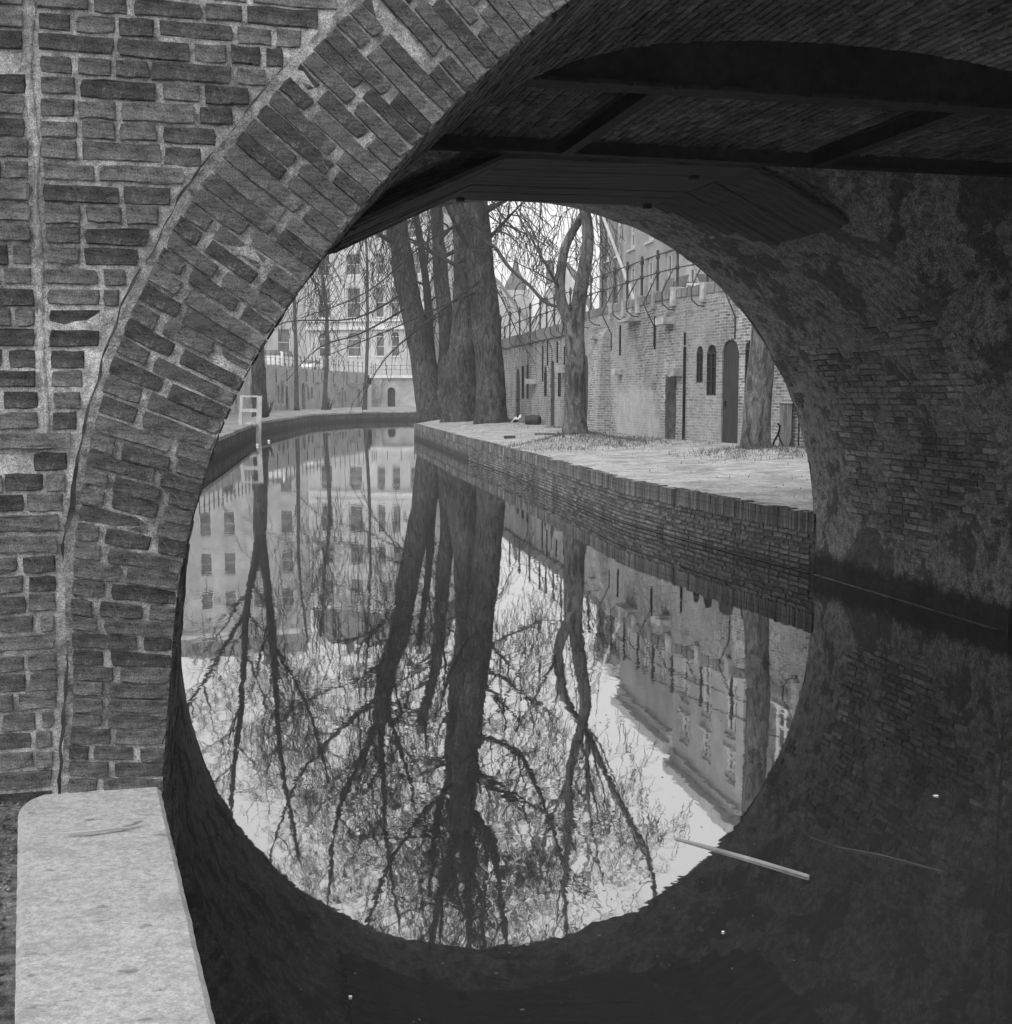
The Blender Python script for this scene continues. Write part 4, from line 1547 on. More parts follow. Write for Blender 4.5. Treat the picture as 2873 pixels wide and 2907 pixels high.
# right bank row, behind the parapet and the street
HR = [(18.5, 14.6), (13.2, 27.6), (10.4, 34.4), (8.55, 42.4), (7.1, 50.2), (5.6, 58.4), (4.9, 64.0)]
spec = [
    ('brick house with tall white windows nearest the bridge on the right bank', 'facade_brick', 12.6, [1.8, 4.6, 7.4, 10.2], 1.25),
    ('dark brick house with white sash windows second from the bridge on the right', 'facade_brick', 12.9, [1.3, 3.7, 6.1], 1.45),
    ('pale brick house with white framed windows in the middle of the right row', 'facade_brick_pale', 14.0, [1.2, 3.2, 5.2, 7.2], 1.35),
    ('white stuccoed house standing behind the forked tree on the right bank', 'facade_white', 14.1, [1.3, 3.9, 6.4], 1.2),
    ('grey fronted house near the far end of the right bank row', 'facade_grey', 13.4, [1.4, 4.1, 6.9], 1.1),
    ('narrow last house of the right bank row beside the big trunks', 'facade_brick_pale', 12.0, [1.2, 3.8], 1.1),
]
for (lab, mt, ev, cs, w), a, b in zip(spec, HR[:-1], HR[1:]):
    house('canal_house', (a, b), SZ, ev, [(4.9, 7.9), (8.6, 10.8)] + ([(11.3, 12.5)] if ev > 13.5 else []), [(c, w) for c in cs], M[mt], lab, side=1, ridge=2.6, bars=(1, 2), fw=.2, chimney=1)

# flagpole leaning out over the street
mb = MB()
mb.tube([(5.1, 42.2, 3.42), (3.2, 41.6, 8.1), (2.7, 41.4, 9.3)], [.06, .05, .045], 8)
fp = mb.build('pole', M['white_paint'], None)
flag = empty('flagpole', (5.1, 42.2, 3.42), label='slanting white flagpole in front of the houses on the right', cat='flagpole')
fp.location = (0, 0, 0)
put(fp, flag)
mb = MB()
mb.lathe((2.7, 41.4, 9.28), [(.05, 0), (.08, .06), (.03, .16)], 8)
mb.lathe((5.1, 42.2, 3.42), [(.16, 0), (.16, .1), (.09, .14), (.09, .4)], 8)
put(mb.build('holder', M['iron'], None), flag)

# far side of the bend : big white block, grey neighbour, gables in the haze
rt, ps = house('town_house', ((-22.3, 136), (-8.2, 133)), SZ, 22.3, [(6.06, 8.7), (10.35, 13.6), (15.0, 17.3), (18.9, 20.6)], [(2.1, 1.45), (5.55, 1.6), (8.55, 1.0), (10.3, 1.0), (12.6, 1.4)], M['facade_white'],
               'large white stuccoed town house with arched ground floor windows beyond the canal bend', side=-1, ridge=5.5, depth_m=12, arch_ground=.85, bars=(0, 1), chimney=2)
wall_box(ps, .0, 14.4, 9.0, 9.35, .003, .3, M['white_paint'], 'string_course', rt)
wall_box(ps, .0, 14.4, 9.9, 10.1, .003, .2, M['white_paint'], 'string_course', rt)
rt, ps = house('town_house', ((-42, 132), (-22.5, 137)), SZ, 25.5, [(6.2, 9.2), (11.2, 14.0), (15.8, 18.4), (20.2, 22.4)], [(2.0, 1.3), (5.0, 1.3), (8.6, 1.3), (11.2, 1.3), (14.4, 1.4), (17.6, 1.4)], M['facade_grey'],
               'tall grey stuccoed town house left of the white one, partly hidden by the arch', side=-1, ridge=3.5, depth_m=12, bars=(0, 1), chimney=2)
rt, ps = house('town_house', ((-52, 66), (-44, 131)), SZ, 15.5, [(5.6, 8.4), (9.6, 12.0), (12.9, 14.2)], [(3 + 5 * k, 1.3) for k in range(12)], M['facade_brick_pale'],
               'long pale brick terrace behind the left street', side=-1, ridge=4, depth_m=10, bars=(1, 2), chimney=3)
house('gabled_house', ((-6.8, 128), (3.2, 127)), SZ, 7.6, [(4.6, 6.6)], [(2, 1.2), (4.6, 1.2), (7.4, 1.2)], M['facade_far'], 'pale gabled house seen in the haze right of the big trunks', side=-1, ridge=7.0, depth_m=12, flat_gable=True, cornice=False, chimney=1)
house('gabled_house', ((2.4, 118), (8.6, 117)), SZ, 8.4, [(4.8, 7.0)], [(1.6, 1.1), (4.4, 1.1)], M['facade_far'], 'narrow steep gabled house in the haze beside the forked tree', side=-1, ridge=6.4, depth_m=12, flat_gable=True, cornice=False, chimney=1)
tw = empty('church_turret', (1.2, 150, SZ), label='small pointed church turret showing faintly above the hazy gables', cat='turret')
mb = MB()
mb.box((1.2, 150, 9.0), (4.0, 4.0, 11.0))
put(mb.build('turret_body', M['facade_far'], None), tw)
mb = MB()
mb.lathe((1.2, 150, 14.5), [(1.4, 0), (1.3, .8), (.5, 2.4), (.06, 4.4)], 8)
put(mb.build('turret_roof', M['roof'], None), tw)


# ------------------------------------------------------------------ trees
def to_v(p): return Vector(p)


class Tree:
    def __init__(s, seed, droop=0.0, twig_r=.017, spread=.8):
        s.r = random.Random(seed)
        s.trunk, s.crown = MB(), MB()
        s.droop, s.twig_r, s.spread = droop, twig_r, spread
        s.count = 0
        s.cap = 15000

    def limb(s, pts, r0, r1, trunk=False, n=10, lumpy=.08):
        P = [to_v(p) for p in pts]
        # Catmull-Rom refine
        Q = []
        for i in range(len(P) - 1):
            p0, p1, p2, p3 = P[max(i - 1, 0)], P[i], P[i + 1], P[min(i + 2, len(P) - 1)]
            k = 6 if trunk else 4
            for j in range(k):
                t = j / k
                Q.append(.5 * ((2 * p1) + (p2 - p0) * t + (2 * p0 - 5 * p1 + 4 * p2 - p3) * t * t + (3 * p1 - p0 - 3 * p2 + p3) * t ** 3))
        Q.append(P[-1])
        m = len(Q)
        R = [r0 + (r1 - r0) * (i / (m - 1)) ** .8 for i in range(m)]
        if trunk:
            for i in range(m):
                h = Q[i].z - Q[0].z
                R[i] *= 1 + .42 * math.exp(-h / (.8 * r0 + .1))
            tb = MB()
            tb.tube(Q, R, 18)
            V = []
            for v in tb.V:
                # fluted, knotty bark outline
                k = noise.noise((v[0] * 2.2, v[1] * 2.2, v[2] * .7)) * .8 + noise.noise((v[0] * 6, v[1] * 6, v[2] * 1.6)) * .35
                j = min(range(0, m, 2), key=lambda q: abs(Q[q].z - v[2]))
                d = Vector(v) - Q[j]
                d.z = 0
                fl = math.exp(-max(0, v[2] - Q[0].z) / (1.3 * r0))
                k += fl * 1.1 * sin(5 * atan2(d.y, d.x) + r0 * 40)
                V.append((v[0] + d.x * k * lumpy * 2, v[1] + d.y * k * lumpy * 2, v[2]))
            s.trunk.add(V, tb.F)
        else:
            s.crown.tube(Q, R, n if r0 > .08 else 6, cap=False)
        return Q, R

    def spawn(s, Q, R, n, t0, length, level, upward=.35, side=None):
        m = len(Q)
        for k in range(n):
            t = t0 + (1 - t0) * (k + s.r.random()) / n
            i = min(int(t * (m - 1)), m - 2)
            p = Q[i]
            d = (Q[i + 1] - Q[i]).normalized()
            a = s.r.uniform(0, 2 * pi)
            o = d.orthogonal().normalized()
            w = d.cross(o)
            out = o * cos(a) + w * sin(a)
            if side is not None and out.dot(side) < -.2: out = -out
            dr = (d * (.55 if level > 1 else .35) + out * s.spread + Vector((0, 0, upward))).normalized()
            s.grow(p, dr, length * s.r.uniform(.6, 1.2) * (1 - .35 * t), min(R[i] * .5, .13 if level == 1 else .055) * s.r.uniform(.7, 1), level)

    def grow(s, p, d, L, r, level):
        if s.count > s.cap: return
        s.count += 1
        seg = 6 if level <= 2 else 4
        pts, rad = [p], [r]
        q = p.copy()
        dd = d.copy()
        wig = .28 if level < 3 else .34
        for i in range(seg):
            dd = dd + Vector((s.r.uniform(-wig, wig), s.r.uniform(-wig, wig), s.r.uniform(-wig, wig) * .8 + (.06 if level < 2 else 0) - s.droop * (level - 1) * .16))
            dd.normalize()
            q = q + dd * (L / seg)
            pts.append(q.copy())
            rad.append(max(r * (1 - .75 * (i + 1) / seg), s.twig_r * .55))
        s.crown.tube(pts, rad, 5 if r > .03 else 3, cap=False)
        if level >= 4 or r < s.twig_r * .75: return
        kids = (5, 5, 4, 2)[min(level, 3)]
        for k in range(kids):
            t = .25 + .75 * (k + s.r.random()) / kids
            i = min(int(t * seg), seg - 1)
            base = pts[i].lerp(pts[i + 1], t * seg - i)
            dv = (pts[i + 1] - pts[i]).normalized()
            o = dv.orthogonal().normalized()
            w = dv.cross(o)
            a = s.r.uniform(0, 2 * pi)
            nd = (dv * .75 + (o * cos(a) + w * sin(a)) * s.spread).normalized()
            s.grow(base, nd, L * s.r.uniform(.4, .62), max(rad[i] * .6, s.twig_r), level + 1)

    def build(s, name, loc, label, group, barkm='bark', twigm='twig'):
        root = empty(name, loc, label=label, cat='tree', group=group)
        mesh('trunk', s.trunk.V, s.trunk.F, M[barkm], root, smooth=True)
        if s.crown.V:
            mesh('crown', s.crown.V, s.crown.F, M[twigm], root, smooth=True)
        return root


G_R, G_L = 'bare trees on the right wharf', 'bare trees on the left wharf'

# front great trunk
t = Tree(101, droop=.9, spread=.9)
Q, R = t.limb([(-.57, 45, .5), (-.58, 45, 2.7), (-.76, 45, 4.7), (-.95, 45, 6.6), (-1.16, 45, 8.6), (-1.5, 45.1, 11.5), (-1.75, 45.2, 14.8)], .52, .5, trunk=True)
t.spawn(Q[14:], R[14:], 9, .05, 4.2, 1, .15)
for pts, r in (([(-1.75, 45.2, 14.6), (-2.3, 45.6, 16.6), (-2.9, 46, 19.5), (-3.2, 46, 23)], .26), ([(-1.65, 45.1, 12.8), (-3.2, 44.4, 14), (-4.6, 44, 16.2), (-5.4, 44, 19)], .16), ([(-1.6, 45, 11), (.4, 44.4, 11.6), (1.4, 44.2, 13.4), (2.4, 44, 16.5)], .13), ([(-1.75, 45.2, 14.7), (-1.5, 44.8, 17), (-1.3, 44.2, 20), (-1.5, 44, 24)], .22),
               ([(-1.7, 45.1, 13.6), (-.6, 44.6, 15.0), (-.2, 44.2, 17.2), (.1, 44, 20.5)], .2), ([(-1.6, 45.1, 12.2), (.2, 44.0, 13.2), (1.6, 43.2, 13.6), (2.6, 42.6, 14.8)], .13)):
    Q2, R2 = t.limb(pts, r, r * .35)
    t.spawn(Q2, R2, 14, .1, 5.2, 1, .15)
# the long branch that reaches over the wharf
Q2, R2 = t.limb([(-.95, 44.7, 7.5), (-.4, 42, 6.9), (.09, 38, 5.8), (.69, 35, 4.95), (1.05, 32.5, 4.3), (1.5, 30.5, 4.0)], .07, .04)
t.spawn(Q2, R2, 5, .05, 1.4, 3, -.1)
for pts in ([(-.9, 44.6, 6.2), (-.2, 43.5, 5.5), (.25, 42.6, 4.6), (.55, 42, 3.4)], [(-.9, 44.6, 9.6), (.1, 43.6, 8.0), (.9, 43, 7.3), (1.5, 42.6, 6.9)],
            [(-.9, 44.6, 5.6), (-2.4, 43.8, 4.9), (-4.4, 43, 4.0), (-6.3, 42.4, 3.2)], [(-1, 44.6, 5.9), (-2.6, 43.4, 4.6), (-4.2, 42.6, 3.0), (-5.2, 42.2, 1.6)],
            [(-1.1, 44.6, 8.2), (-2.8, 43.6, 7.2), (-5, 43, 5.4), (-7.2, 42.6, 4.6)]):
    Q2, R2 = t.limb([tuple(c + t.r.uniform(-.12, .12) for c in p) for p in pts], .045, .012)
    t.spawn(Q2, R2, 14, .1, 1.5, 3, -.25)
# drooping lower sprays
for k in range(30):
    p = Vector((t.r.uniform(-3.0, 3.4), t.r.uniform(42, 46), t.r.uniform(9.2, 11)))
    t.grow(p, Vector((t.r.uniform(-.3, .3), t.r.uniform(-.2, .2), -1)).normalized(), t.r.uniform(2.2, 4.0), .022, 2)
t.build('elm_tree', (-.57, 45, .6), 'thick straight bare trunk on the right wharf, front one of the pair', G_R)

# rear great trunk
t = Tree(102, droop=.7)
Q, R = t.limb([(-1.8, 51, .45), (-1.83, 51, 2.8), (-1.66, 51, 5.0), (-1.62, 51, 8.3), (-1.95, 51, 11), (-2.2, 51, 14)], .7, .5, trunk=True, lumpy=.14)
t.spawn(Q[16:], R[16:], 8, .05, 4.2, 1, .2)
for pts, r in (([(-2.2, 51, 13.8), (-3.0, 51.5, 16.5), (-3.4, 52, 20.5)], .25), ([(-2.2, 51, 13.9), (-1.6, 50.5, 17), (-1.0, 50, 22)], .25)):
    Q2, R2 = t.limb(pts, r, r * .35)
    t.spawn(Q2, R2, 14, .12, 5.0, 1, .2)
t.build('elm_tree', (-1.8, 51, .6), 'broad knotty bare trunk close behind the front one on the right wharf', G_R)

# leaning multi-stem tree at the tip of the wharf
t = Tree(103, droop=.9, spread=.9)
Q, R = t.limb([(-3.6, 60, .4), (-4.15, 60.2, 3.6), (-4.84, 60.5, 6.8), (-5.45, 61, 10.2), (-6.1, 61, 12.2), (-6.5, 61, 15)], .68, .45, trunk=True, lumpy=.1)
t.spawn(Q[14:], R[14:], 10, .05, 4.6, 1, .1)
Q2, R2 = t.limb([(-3.3, 60, .5), (-2.95, 60, 3.0), (-3.0, 60, 5.6), (-3.3, 60, 9), (-3.6, 60.2, 12), (-4.4, 60.4, 15)], .5, .24, trunk=True, lumpy=.2)
t.spawn(Q2[16:], R2[16:], 8, .05, 4.2, 1, .2)
Q2, R2 = t.limb([(-3.5, 60, 1.4), (-3.75, 60.4, 4.0), (-3.95, 60.6, 7.2), (-4.5, 60.8, 11)], .3, .15)
t.spawn(Q2, R2, 8, .4, 3.6, 1, .2)
for pts, r in (([(-6.5, 61, 14.8), (-7.6, 61, 17), (-8.8, 61, 20), (-9.4, 61, 25)], .25), ([(-6.5, 61, 14.9), (-6.4, 61, 18), (-6.2, 61, 22), (-5.6, 61, 26)], .22), ([(-6.3, 61, 13.6), (-8.2, 60.6, 15), (-10.8, 60.4, 18), (-12.5, 60.2, 23)], .18), ([(-5.9, 61, 11.6), (-7.6, 60.2, 12.6), (-10.2, 59.6, 13.6), (-12.4, 59, 15.8)], .14), ([(-6.4, 61, 14.2), (-5.2, 60.6, 17), (-4.6, 60.4, 20)], .16)):
    Q2, R2 = t.limb(pts, r, r * .3)
    t.spawn(Q2, R2, 15, .12, 5.4, 1, .2)
for k in range(44):
    p = Vector((t.r.uniform(-12.5, -5), t.r.uniform(58, 63), t.r.uniform(9.5, 13.5)))
    t.grow(p, Vector((t.r.uniform(-.4, .3), t.r.uniform(-.2, .2), -1)).normalized(), t.r.uniform(3, 5.5), .03, 2)
for pts in ([(-4.6, 60, 6.2), (-7, 59.5, 4.8), (-9, 59, 4.1), (-10.5, 58.6, 2.6)], [(-4.8, 60, 7.2), (-7.5, 59.5, 5.6), (-10.6, 59, 5.3), (-13, 58.6, 4.0)]):
    Q2, R2 = t.limb([tuple(c + t.r.uniform(-.15, .15) for c in p) for p in pts], .06, .015)
    t.spawn(Q2, R2, 14, .1, 1.8, 3, -.2)
t.build('elm_tree', (-3.6, 60, .6), 'leaning many-stemmed bare tree at the far tip of the right wharf', G_R)

# small forked tree
t = Tree(104, droop=.1, twig_r=.009, spread=.75)
Q, R = t.limb([(1.61, 28, .8), (1.6, 28, 2.4), (1.58, 28, 3.3), (1.6, 28, 3.55)], .26, .2, trunk=True, lumpy=.05)
Q2, R2 = t.limb([(1.6, 28, 2.9), (1.5, 28, 3.45), (1.3, 28, 3.88), (1.24, 28.05, 4.35), (1.33, 28.1, 5.1), (1.55, 28.15, 5.62), (1.93, 28.2, 6.2), (2.48, 28.2, 7.4), (3.1, 28.2, 8.6), (3.55, 28.3, 9.7), (3.7, 28.3, 11)], .17, .04, n=12)
t.spawn(Q2[20:], R2[20:], 9, .05, 2.4, 2, .5)
Q2, R2 = t.limb([(1.6, 28, 2.7), (1.62, 28, 3.4), (1.72, 27.97, 4.3), (1.86, 27.94, 5.15), (1.84, 27.92, 5.8), (1.62, 27.9, 6.6), (1.5, 27.9, 7.4), (1.46, 27.9, 9), (1.4, 27.9, 10.4), (1.5, 27.9, 12)], .215, .05, n=12)
t.spawn(Q2[16:], R2[16:], 12, .05, 2.6, 2, .5)
for pts in ([(1.52, 27.9, 7.2), (1.0, 28, 8.6), (.7, 28.1, 10.5)], [(1.95, 28.2, 6.3), (2.0, 28.3, 8), (2.4, 28.4, 10.2)], [(1.2, 28, 4.3), (1.0, 27.6, 4.6), (.2, 27.0, 5.9)]):
    Q2, R2 = t.limb(pts, .06, .02)
    t.spawn(Q2, R2, 7, .2, 1.8, 2, .4)
t.build('forked_tree', (1.61, 28, 1.0), 'slender pale tree forked low into two curving stems on the right wharf', G_R, 'bark_pale')
for o in list(bpy.data.objects):
    if o.parent and o.parent.name == 'forked_tree' and o.name.startswith('crown'):
        o.data.materials[0] = M['bark_pale']

# tree by the bridge at the right
t = Tree(105, droop=.1)
Q, R = t.limb([(4.68, 22.6, .5), (4.71, 22.6, 1.8), (4.79, 22.6, 2.9), (4.83, 22.6, 4.0), (4.77, 22.6, 6.0), (4.8, 22.6, 8.0)], .27, .2, trunk=True, lumpy=.06)
for pts in ([(4.8, 22.6, 7.8), (4.2, 22.8, 9.6), (4.0, 23, 12)], [(4.8, 22.6, 7.9), (5.6, 22.8, 9.8), (6, 23, 12.4)]):
    Q2, R2 = t.limb(pts, .14, .04)
    t.spawn(Q2, R2, 8, .2, 2.6, 1, .4)
t.build('plane_tree', (4.68, 22.6, .75), 'stout smooth trunk rising close to the bridge pier on the right wharf', G_R, 'bark_pale')

# left bank
t = Tree(106, droop=.4)
Q, R = t.limb([(-13.35, 66, .3), (-13.5, 66, 3.1), (-13.55, 66, 5.8)], .42, .36, trunk=True)
for pts, r in (([(-13.55, 66, 5.5), (-13.9, 66, 7.5), (-14.4, 66, 10), (-14.8, 66, 15.4), (-15.4, 66, 20), (-15.8, 66, 25)], .28), ([(-13.55, 66, 5.5), (-13.25, 66, 8.5), (-12.95, 66, 12), (-12.85, 66, 14.5), (-12.6, 66, 19), (-11.8, 66, 24)], .28), ([(-14.3, 66, 10), (-16.2, 65.6, 13), (-18.4, 65, 17), (-19.5, 65, 22)], .15), ([(-13.0, 66, 12), (-11.2, 65.6, 15), (-9.8, 65, 19.5)], .14)):
    Q2, R2 = t.limb(pts, r, r * .35, n=10)
    t.spawn(Q2, R2, 20, .3, 5.0, 1, .3)
t.build('elm_tree', (-13.35, 66, .7), 'dark thick trunk beside the white ladder on the left bank', G_L)
for seed, nm, lab, pts, r in (
        (107, 'lime_tree', 'thin bare tree on the left wharf, first one right of the dark thick trunk', [(-16.45, 95, .4), (-16.45, 95, 5.8), (-16.5, 95, 9.4), (-16.4, 95, 13), (-15.9, 95, 18)], .19),
        (108, 'lime_tree', 'thin bare tree in the middle of the left wharf in front of the white house', [(-14.77, 98, .4), (-14.45, 98, 5.9), (-14.5, 98, 9.3), (-14.9, 98, 12.5), (-15.3, 98, 18)], .2),
        (109, 'lime_tree', 'thinnest bare tree farthest along the left wharf by the landing wall', [(-11.7, 100, .4), (-11.42, 100, 6), (-11.37, 100, 10.3), (-11.42, 100, 14.1), (-11.8, 100, 20), (-11.9, 100, 25)], .16)):
    t = Tree(seed, droop=.3, twig_r=.016)
    Q, R = t.limb(pts, r, r * .45, trunk=True, lumpy=.05)
    t.spawn(Q, R, 16, .3, 3.4, 2, .4)
    t.build(nm, pts[0][:2] + (.6,), lab, G_L, 'bark')


# ------------------------------------------------------------------ vehicles
def vehicle(kind, loc, rz, label, name, k=1.15):
    root = empty(name, loc, label=label, cat='van' if kind == 'van' else 'car')
    ca, sa = cos(rz), sin(rz)

    def T(x, y, z): return (loc[0] + k * (x * ca - y * sa), loc[1] + k * (x * sa + y * ca), loc[2] + k * z)
    if kind == 'van':
        W_, prof = .86, [(-2.0, .35, 1), (-2.05, .9, 1), (-2.02, 1.25, 1), (-1.92, 1.72, .93), (-1.7, 1.9, .82), (0, 1.95, .82), (1.4, 1.9, .82), (1.75, 1.72, .9), (1.98, 1.2, .98), (2.05, .8, 1), (2.0, .35, 1)]
        glass = [((-2.06, 1.24), (-1.93, 1.68), .8), ((1.98, 1.22), (1.77, 1.7), .86)]
        side = [(-1.7, -.9), (-.7, .1), (.3, 1.3)]
        zs_ = (1.24, 1.66)
    else:
        W_, prof = .76, [(-2.0, .35, .9), (-2.08, .62, .95), (-1.95, .85, .9), (-1.5, 1.0, .88), (-1.1, 1.36, .74), (-.6, 1.5, .7), (.2, 1.5, .7), (.7, 1.3, .76), (1.05, .98, .9), (1.7, .9, .9), (2.0, .72, .95), (2.05, .5, .95), (2.0, .35, .9)]
        glass = [((-1.52, 1.0), (-1.08, 1.36), .68), ((1.04, .99), (.68, 1.31), .7)]
        side = [(-1.0, -.15), (-.07, .6)]
        zs_ = (1.0, 1.34)
    V, F = [], []
    lanes = [-1, -.93, -.6, .6, .93, 1]
    drop = [.05, .012, 0, 0, .012, .05]
    for x, z, k in prof:
        for ln, dp in zip(lanes, drop):
            V.append(T(x * (1 - dp * .15), ln * W_ * k, z - dp * (1 if z > .8 else 0)))
    m = len(lanes)
    for i in range(len(prof) - 1):
        for j in range(m - 1): F.append((i * m + j, (i + 1) * m + j, (i + 1) * m + j + 1, i * m + j + 1))
    n = len(prof)
    for e in (0, m - 1): F.append(tuple(i * m + e for i in (range(n) if e else reversed(range(n)))))
    F.append(tuple([j for j in range(m)] + [(n - 1) * m + j for j in reversed(range(m))]))
    mesh('body', V, F, M['car_white'], root, smooth=False)
    for (x0, z0), (x1, z1), hw in glass:
        d = -.02 if x0 < 0 else .02
        mesh('windscreen', [T(x0 + d, -hw * W_, z0 + .03), T(x0 + d, hw * W_, z0 + .03), T(x1 + d, hw * W_ * .9, z1), T(x1 + d, -hw * W_ * .9, z1)], [(0, 1, 2, 3)], M['glass'], root)
    for sg in (-1, 1):
        for a, b in side:
            k0, k1 = (.985, .9) if kind == 'van' else (.92, .76)
            mesh('side_window', [T(a, sg * (W_ * k0 + .012), zs_[0]), T(b, sg * (W_ * k0 + .012), zs_[0]), T(b, sg * (W_ * k1 + .03), zs_[1]), T(a, sg * (W_ * k1 + .03), zs_[1])], [(0, 1, 2, 3)], M['glass'], root)
        for x in (-1.25, 1.25):
            c = T(x, sg * W_ * .92, .32)
            wb = MB()
            ax_ = Vector((-sa, ca, 0))
            cc = Vector(c)
            wb.tube([cc - ax_ * .09, cc - ax_ * .08, cc + ax_ * .08, cc + ax_ * .09], [.26, .32, .32, .26], 16)
            w = wb.build('wheel', M['tyre'], root, smooth=True)
            wb = MB()
            wb.tube([cc - ax_ * .1, cc + ax_ * .1], .17, 12)
            wb.build('rim', M['chrome'], w)
            for xl in (() if x < 0 else (1,)):
                pass
    for x in (-2.06, 2.06):
        for sg in (-1, 1):
            lb_ = MB()
            lb_.tube([T(x * .97, sg * .58, .68), T(x * 1.0, sg * .58, .68)], .1, 10)
            lb_.build('lamp', M['chrome'], root)
        bb = MB()
        bb.box(T(x * 1.01, 0, .45), (.1, 1.5, .12), rz, .02)
        bb.build('bumper', M['chrome'], root)
    return root


vehicle('van', (-19.2, 102.5, SZL), radians(86), 'white van with dark windows parked behind the left railing', 'parked_van')
vehicle('car', (-18.3, 114.5, SZL), radians(80), 'white car parked beyond the van behind the left railing', 'parked_car')
vehicle('car', (4.85, 31.6, SZ + .22), radians(107), 'white round-roofed car behind the right parapet nearest the bridge', 'parked_car')
vehicle('car', (5.0, 38.6, SZ + .22), radians(102), 'white car parked farther along behind the right parapet', 'parked_car')

# ------------------------------------------------------------------ small things
# white ladder at the left quay
ld = empty('quay_ladder', (-10.65, 50.2, .6), label='white painted wooden ladder frame at the left quay edge', cat='ladder')
Lp = [(-11.16, 50.35, -.3), (-11.0, 50.35, 1.82), (-10.2, 50.05, 1.8), (-10.3, 50.05, -.5)]
for a, b in ((0, 1), (3, 2)):
    A_, B_ = Vector(Lp[a]), Vector(Lp[b])
    mb = MB()
    w = .065 if a == 0 else .1
    d = (B_ - A_)
    V = []
    for p in (A_, B_):
        V += [p + Vector((-w, -.05, 0)), p + Vector((w, -.05, 0)), p + Vector((w, .05, 0)), p + Vector((-w, .05, 0))]
    mb.add(V, [(0, 3, 2, 1), (4, 5, 6, 7), (0, 1, 5, 4), (1, 2, 6, 5), (2, 3, 7, 6), (3, 0, 4, 7)])
    mb.build('rail', M['white_wood'], ld)
for z, h in ((1.78, .07), (1.2, .14)):
    mb = MB()
    mb.box((-10.62, 50.2, z), (.72, .07, h), -.33)
    mb.build('rung', M['white_wood'], ld)
for (x, y, z, r), lab in (((-10.55, 49.9, .62, .3), 'pale boulder lying between the legs of the white ladder'), ((-10.9, 49.5, .3, .22), 'small pale stone on the quay face below the white ladder')):
    mb = MB()
    mb.lathe((x, y, z - r * .3), [(r * .8, 0), (r, r * .25), (r * .7, r * .55), (r * .2, r * .65)], 9)
    o = mb.build('stone', M['weather_stone'], smooth=True, label=lab, cat='stone')
for (x, y, lab) in ((-9.35, 47.5, 'upper of two white floats on the water by the left quay'), (-9.0, 43.6, 'lower of two white floats on the water by the left quay')):
    mb = MB()
    mb.lathe((x, y, -.02), [(.02, 0), (.05, .02), (.055, .05), (.04, .09), (.015, .1)], 10)
    mb.build('float', M['white_paint'], smooth=True, label=lab, cat='float')

# things lying on the right wharf
lg = MB()
lg.tube([(.1, 45.5, .86), (.72, 44.7, .88)], [.1, .09], 10)
lg.build('log', M['grey_wood'], smooth=True, label='long grey log lying on the wharf behind the front great trunk', cat='log')
lg = MB()
lg.tube([(.72, 42.6, .96), (.74, 42.59, .96), (.95, 42.45, .96), (1.16, 42.31, .96), (1.18, 42.3, .96)], [.15, .16, .19, .16, .15], 14)
lg.build('barrel', M['dark_wood'], label='dark barrel lying on its side against the right wharf wall', cat='barrel')
mb = MB()
V, F = [], []
for i in range(7):
    for j in range(7):
        x, y = (i / 6 - .5) * .55, (j / 6 - .5) * .5
        V.append((.38 + x * .7, 45.05 + y, .98 + .18 * noise.noise((x * 5, y * 5, 2)) - .8 * (x - .1) ** 2 + .25 * x))
for i in range(6):
    for j in range(6):
        F.append((i * 7 + j, (i + 1) * 7 + j, (i + 1) * 7 + j + 1, i * 7 + j + 1))
o = mesh('cloth', V, F, M['rag'], smooth=True, label='crumpled white cloth hanging over the grey log', cat='cloth')
sol = o.modifiers.new('thickness', 'SOLIDIFY')
sol.thickness = .02
for (x, y, z, rz, lab) in ((.1, 32.8, .70, .1, 'single dark brick lying on the wharf path'), (.95, 33.8, .745, -.1, 'left of two dark bricks lying end to end on the path'), (1.22, 33.5, .75, -.2, 'right of two dark bricks lying end to end on the path')):
    mb = MB()
    mb.box((x, y, z), (.3, .13, .08), rz, .008)
    mb.build('loose_brick', M['brick'], label=lab, cat='brick')
# cabinet by the wall at the right
cb = empty('meter_cabinet', (5.62, 24.2, .75), label='narrow grey cabinet standing against the wharf wall beside the stout trunk', cat='cabinet')
mb = MB()
mb.box((5.62, 24.2, 1.2), (.24, .22, .95), -.38, .01)
mb.build('case', M['grey_wood'], cb)
mb = MB()
mb.box((5.62, 24.2, 1.69), (.3, .28, .03), -.38, .005)
mb.build('lid', M['weather_stone'], cb)
mb = MB()
mb.tube([(5.84, 24.0, .6), (5.84, 24.0, 2.4)], .025, 6)
mb.build('standpipe', M['iron'], label='thin dark pipe standing up beside the grey cabinet', cat='pipe')
mb = MB()
mb.tube([(5.12, 23.2, .75), (5.16, 23.2, .95), (5.24, 23.2, 1.1), (5.27, 23.2, 1.25), (5.22, 23.2, 1.3)], .02, 6)
mb.build('hooked_pipe', M['iron'], smooth=True, label='bent hooked iron pipe at the foot of the stout trunk', cat='pipe')
mb = MB()
mb.tube([(5.45, 23.4, .72), (5.36, 23.5, .95), (5.32, 23.6, 1.1)], .018, 5)
mb.tube([(5.45, 23.4, .72), (5.55, 23.5, .9), (5.62, 23.6, 1.05)], .018, 5)
mb.tube([(5.45, 23.4, .72), (5.62, 23.2, .68), (5.8, 23.1, .78)], .016, 5)
mb.build('broken_branch', M['twig'], label='forked broken branch stuck in the ground in front of the cabinet', cat='branch')
